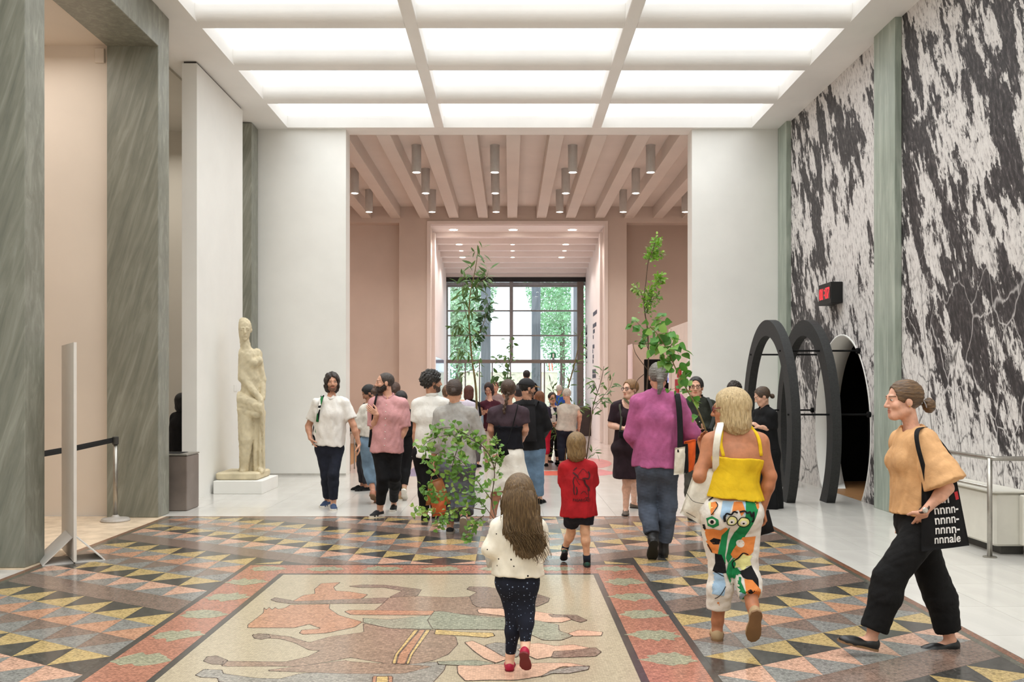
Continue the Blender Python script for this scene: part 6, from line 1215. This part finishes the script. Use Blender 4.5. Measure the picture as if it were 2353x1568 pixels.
# ================= carried plants
LEAF = {}
def leafmesh(kind, mat):
    if (kind, mat.name) in LEAF: return LEAF[(kind, mat.name)]
    if kind == 'round': pr = [(0, 0), (.06, .20), (.2, .42), (.38, .46), (.6, .34), (.8, .15), (1, 0)]
    elif kind == 'fan': pr = [(0, .01), (.25, .05), (.45, .32), (.62, .50), (.82, .42), (.90, .2), (.84, .0)]
    elif kind == 'oval': pr = [(0, 0), (.12, .10), (.35, .24), (.6, .25), (.85, .12), (1, 0)]
    else: pr = [(0, 0), (.12, .05), (.35, .115), (.6, .105), (.85, .05), (1, 0)]
    v = [(x, 0, -.10*(x-.3)**2*2) for x, y in pr]; n = len(pr)
    for sg in (1, -1): v += [(x, sg*y, .35*y*.5-.2*(x-.3)**2) for x, y in pr]
    f = []
    for sg in (1, 2):
        for i in range(n-1): q = (i, i+1, sg*n+i+1, sg*n+i); f.append(q if sg == 1 else q[::-1])
    me = mkmesh('leaf', v, f, mat, True); LEAF[(kind, mat.name)] = me; return me
def leaf_mat(name, c, c2):
    t = NT(name); gi = t.n.new('ShaderNodeObjectInfo'); col = t.ramp(gi.outputs['Random'], [(0, c), (.6, sh(c, 1.15)), (1, c2)])
    e = t.out(col, .42, .4); tr = t.n.new('ShaderNodeBsdfTranslucent'); t.I(tr, 0, col); mx = t.n.new('ShaderNodeMixShader'); mx.inputs[0].default_value = .3
    t.t.links.new(t.b.outputs[0], mx.inputs[1]); t.t.links.new(tr.outputs[0], mx.inputs[2]); t.t.links.new(mx.outputs[0], t.n['Material Output'].inputs[0]); return e
bark = M('plant_bark', (82, 66, 50), .8, .2, 20); barkg = M('stem_olive', (120, 104, 66), .8, .2, 20)
def plant(label, D, branches, mat, kind, size, seed, base, barkm=bark, name='leafy_branch', droop=.3, extra=0):
    """branches: (points in px with depth offset, radius0, radius1, leaves, spread px, leaf scale[, start])"""
    r = np.random.default_rng(seed); bp = W(base[0], base[1], D+(base[2] if len(base) > 2 else 0)); t = thing(name, label, 'plant', bp); n = 0
    for b in branches:
        pts, r0, r1, nl, spd, ls = b[:6]; t0 = b[6] if len(b) > 6 else .12
        P = smoothline([W(p[0], p[1], D+(p[2] if len(p) > 2 else 0)) for p in pts], 5); MB().tube(P, list(np.linspace(r0, r1, len(P))), 6).build('stem' if b is branches[0] else 'twig', barkm, t, True)
        sp = spd*D/FP; kd, mt = (b[7], b[8]) if len(b) > 8 else (kind, mat); me = leafmesh(kd, mt)
        sv, sf = [], []; lv = np.array([x.co[:] for x in me.vertices]); lf = [tuple(p.vertices) for p in me.polygons]
        for i in range(nl+(int(extra*nl/280) if extra and kd != 'round' else 0)):
            u_ = t0+(1-t0)*((i+r.uniform(0, 1))/max(nl, 1) if i < nl else r.uniform(0, 1)); k = min(int(u_*(len(P)-1)), len(P)-2); c = P[k]+(P[k+1]-P[k])*(u_*(len(P)-1)-k); tan = unit(P[k+1]-P[k])
            off = r.normal(size=3)*np.array([1, .9, 1]); off = off-tan*np.dot(off, tan)*.5; off = unit(off)*sp*r.uniform(.15, 1); q = c+off
            d = unit(unit(off)*.7+tan*.5+r.normal(size=3)*.35-Z3*droop); nr = unit(np.array([0, -.55, .75])+r.normal(size=3)*.45); y = unit(np.cross(nr, d)); z = np.cross(d, y); s_ = size*ls*r.uniform(.72, 1.2)
            if i >= nl:
                b0 = len(sv); sv += list(q+(lv@np.stack([d, y, z]))*s_*.9); sf += [tuple(j+b0 for j in p) for p in lf]; continue
            o = bpy.data.objects.new('leaf', me); COL.objects.link(o); o.parent = t
            from mathutils import Matrix
            o.matrix_local = Matrix(((d[0]*s_, y[0]*s_, z[0]*s_, q[0]-bp[0]), (d[1]*s_, y[1]*s_, z[1]*s_, q[1]-bp[1]), (d[2]*s_, y[2]*s_, z[2]*s_, q[2]-bp[2]), (0, 0, 0, 1))); n += 1
        if sv: o = link('small_foliage', mkmesh('small_foliage', np.array(sv)-bp, sf, mt, True), t); o['kind'] = 'stuff'
    return t
gm = leaf_mat('leaf_fresh', (88, 124, 50), (158, 182, 92)); gd = leaf_mat('leaf_willow', (72, 98, 50), (112, 138, 74)); gp = leaf_mat('leaf_poplar', (72, 122, 46), (138, 172, 84)); gy = leaf_mat('leaf_lime', (104, 146, 44), (160, 190, 80)); gk = leaf_mat('leaf_dark', (56, 84, 48), (84, 112, 62))
plant('bushy fresh green branch with small fan leaves carried by the long haired girl', 5.5, [([(1150, 1240, -.18), (1140, 1195, -.08), (1130, 1150), (1136, 1080), (1112, 1030), (1062, 1002), (1000, 1006), (966, 1030)], .0042, .0015, 62, 15, 1, .3), ([(1130, 1150), (1092, 1100, -.05), (1060, 1060, -.06), (1010, 1040, -.04), (984, 1082)], .0027, .001, 40, 16, 1), ([(1140, 1200), (1100, 1150, .05), (1050, 1132, .06), (1000, 1132, .06), (978, 1118)], .0027, .001, 42, 17, 1), ([(1112, 1172), (1060, 1166), (1010, 1180), (975, 1176), (952, 1172)], .003, .001, 26, 11, .9), ([(1112, 1185), (1086, 1206), (1074, 1244)], .003, .001, 20, 10, .85), ([(1060, 1166), (1030, 1192), (1002, 1206)], .0025, .001, 14, 10, .9), ([(1112, 1030), (1090, 1010), (1040, 984), (1000, 988)], .003, .001, 30, 13, 1), ([(1062, 1002), (1042, 1060), (1036, 1098)], .003, .001, 26, 15, 1), ([(1136, 1080), (1142, 1040), (1136, 1004)], .003, .001, 22, 9, .9)], gm, 'fan', .039, 3, (1150, 1240, -.18), extra=420)
plant('tall slender willow sapling with drooping leaves carried above the crowd, tallest on the left', 10.3, [([(1096, 1010, .1), (1094, 900), (1084, 820), (1078, 740), (1080, 680), (1092, 620), (1100, 566)], .014, .003, 52, 16, 1, .4), ([(1082, 790), (1104, 760), (1118, 720), (1118, 680)], .005, .002, 74, 13, .62, .1, 'oval', gk), ([(1078, 740), (1066, 700), (1064, 650), (1070, 630)], .004, .0015, 26, 14, 1), ([(1080, 680), (1102, 650), (1116, 640), (1122, 622)], .004, .0015, 26, 11, 1), ([(1080, 770), (1058, 745), (1048, 760), (1040, 745)], .004, .0015, 26, 11, .7), ([(1084, 820), (1060, 800), (1050, 820)], .004, .0015, 22, 11, .7), ([(1086, 850), (1064, 860), (1054, 880), (1048, 905)], .004, .002, 20, 12, .6), ([(1090, 870), (1102, 840), (1098, 820)], .003, .0015, 10, 9, .6)], gd, 'willow', .125, 5, (1096, 1010, .1), barkg, 'willow_sapling', .75, extra=130)
plant('thin leafy sapling rising above the head of the braided woman', 10.8, [([(1168, 955, -.1), (1162, 905), (1168, 850), (1174, 810), (1170, 778)], .006, .002, 24, 11, 1, .3), ([(1170, 860), (1150, 835), (1138, 820)], .003, .001, 12, 10, .9), ([(1166, 880), (1146, 862), (1132, 866)], .003, .001, 12, 9, 1.1), ([(1172, 835), (1184, 822)], .003, .001, 7, 9, .9), ([(1166, 895), (1160, 880)], .003, .001, 14, 10, 1.2)], gd, 'oval', .075, 7, (1168, 955, -.1), bark, 'thin_sapling')
plant('slim sapling with olive leaves standing beside the white haired man', 18.75, [([(1299, 1066), (1296, 1000), (1297, 950), (1306, 890), (1322, 830), (1333, 772)], .03, .006, 26, 11, 1, .35), ([(1297, 950), (1282, 935), (1272, 900), (1264, 880)], .01, .004, 20, 13, .9), ([(1297, 960), (1320, 945), (1345, 935)], .01, .004, 24, 11, .9), ([(1297, 990), (1280, 1000), (1270, 970)], .01, .004, 22, 13, 1.), ([(1298, 1040), (1268, 1030), (1248, 1012)], .006, .003, 9, 9, .8)], gd, 'willow', .17, 8, (1299, 1066), barkg, 'slim_sapling')
plant('willow twig with pointed green leaves rising behind the boy in red', 8.12, [([(1338, 1080, .05), (1348, 1050), (1358, 970), (1364, 930), (1380, 880), (1388, 842)], .007, .002, 30, 13, 1, .45), ([(1364, 930), (1382, 915), (1402, 890), (1408, 868)], .003, .001, 22, 13, 1), ([(1362, 945), (1382, 920), (1396, 918)], .003, .001, 13, 10, 1), ([(1372, 900), (1366, 878), (1360, 882)], .003, .001, 9, 9, 1), ([(1346, 1060), (1360, 1045), (1372, 1038)], .002, .001, 9, 8, .9, .5)], gd, 'willow', .075, 9, (1338, 1080, .05), bark, 'willow_twig')
plant('tall plant with lime leaf tufts and round poplar leaves held by the fuchsia shirt man', 8.75, [([(1478, 1010, .05), (1486, 900), (1490, 830), (1488, 760), (1482, 720), (1480, 690), (1484, 650), (1490, 600), (1500, 575), (1506, 555)], .008, .002, 0, 5, 1), ([(1494, 598), (1502, 575), (1508, 548)], .002, .001, 74, 14, .9, .0, 'oval', gy), ([(1504, 585), (1524, 586)], .0015, .001, 8, 6, .8, .3, 'oval', gy), ([(1484, 705), (1492, 670), (1512, 645), (1518, 638)], .003, .001, 84, 13, .95, .0, 'oval', gy), ([(1482, 700), (1470, 668), (1454, 662)], .003, .001, 26, 9, .85, .1, 'oval', gm), ([(1484, 720), (1500, 690), (1506, 675)], .003, .001, 44, 16, .9, .0, 'oval', gm), ([(1488, 770), (1470, 748), (1458, 735)], .003, .001, 13, 15, 1.7, .1, 'round', gp), ([(1488, 760), (1504, 740), (1512, 735), (1524, 730)], .003, .001, 16, 16, 1.6, .1, 'round', gp), ([(1488, 800), (1480, 780), (1466, 790)], .003, .001, 12, 15, 1.7, .1, 'round', gp), ([(1488, 850), (1462, 815), (1454, 790)], .004, .002, 0, 5, 1), ([(1480, 860), (1462, 880), (1456, 930), (1458, 960)], .004, .0015, 0, 5, 1)], gy, 'oval', .044, 11, (1478, 1010, .05), bark, 'tall_plant', extra=560)
plant('poplar branch with large heart shaped leaves in the hand of the blonde woman', 5.75, [([(1632, 1030, .02), (1620, 985), (1600, 935), (1578, 895), (1556, 855), (1536, 810), (1512, 770), (1494, 750)], .0062, .0022, 24, 17, 1, .40), ([(1536, 810), (1545, 790), (1552, 800), (1560, 815)], .003, .001, 14, 20, 1.05), ([(1524, 790), (1510, 800), (1502, 820)], .002, .001, 13, 19, 1.05), ([(1556, 855), (1572, 850), (1576, 870)], .002, .001, 7, 12, 1), ([(1548, 840), (1534, 830), (1530, 845)], .002, .001, 8, 14, 1.05), ([(1584, 905), (1596, 925)], .002, .001, 4, 10, .9), ([(1512, 770), (1534, 765), (1546, 775)], .002, .001, 8, 15, 1), ([(1580, 900), (1555, 893), (1532, 900)], .0015, .001, 4, 12, .7), ([(1610, 955), (1594, 955), (1588, 965)], .0015, .001, 3, 7, .6)], gp, 'round', .064, 13, (1632, 1030, .02), barkg, 'poplar_branch', .5)
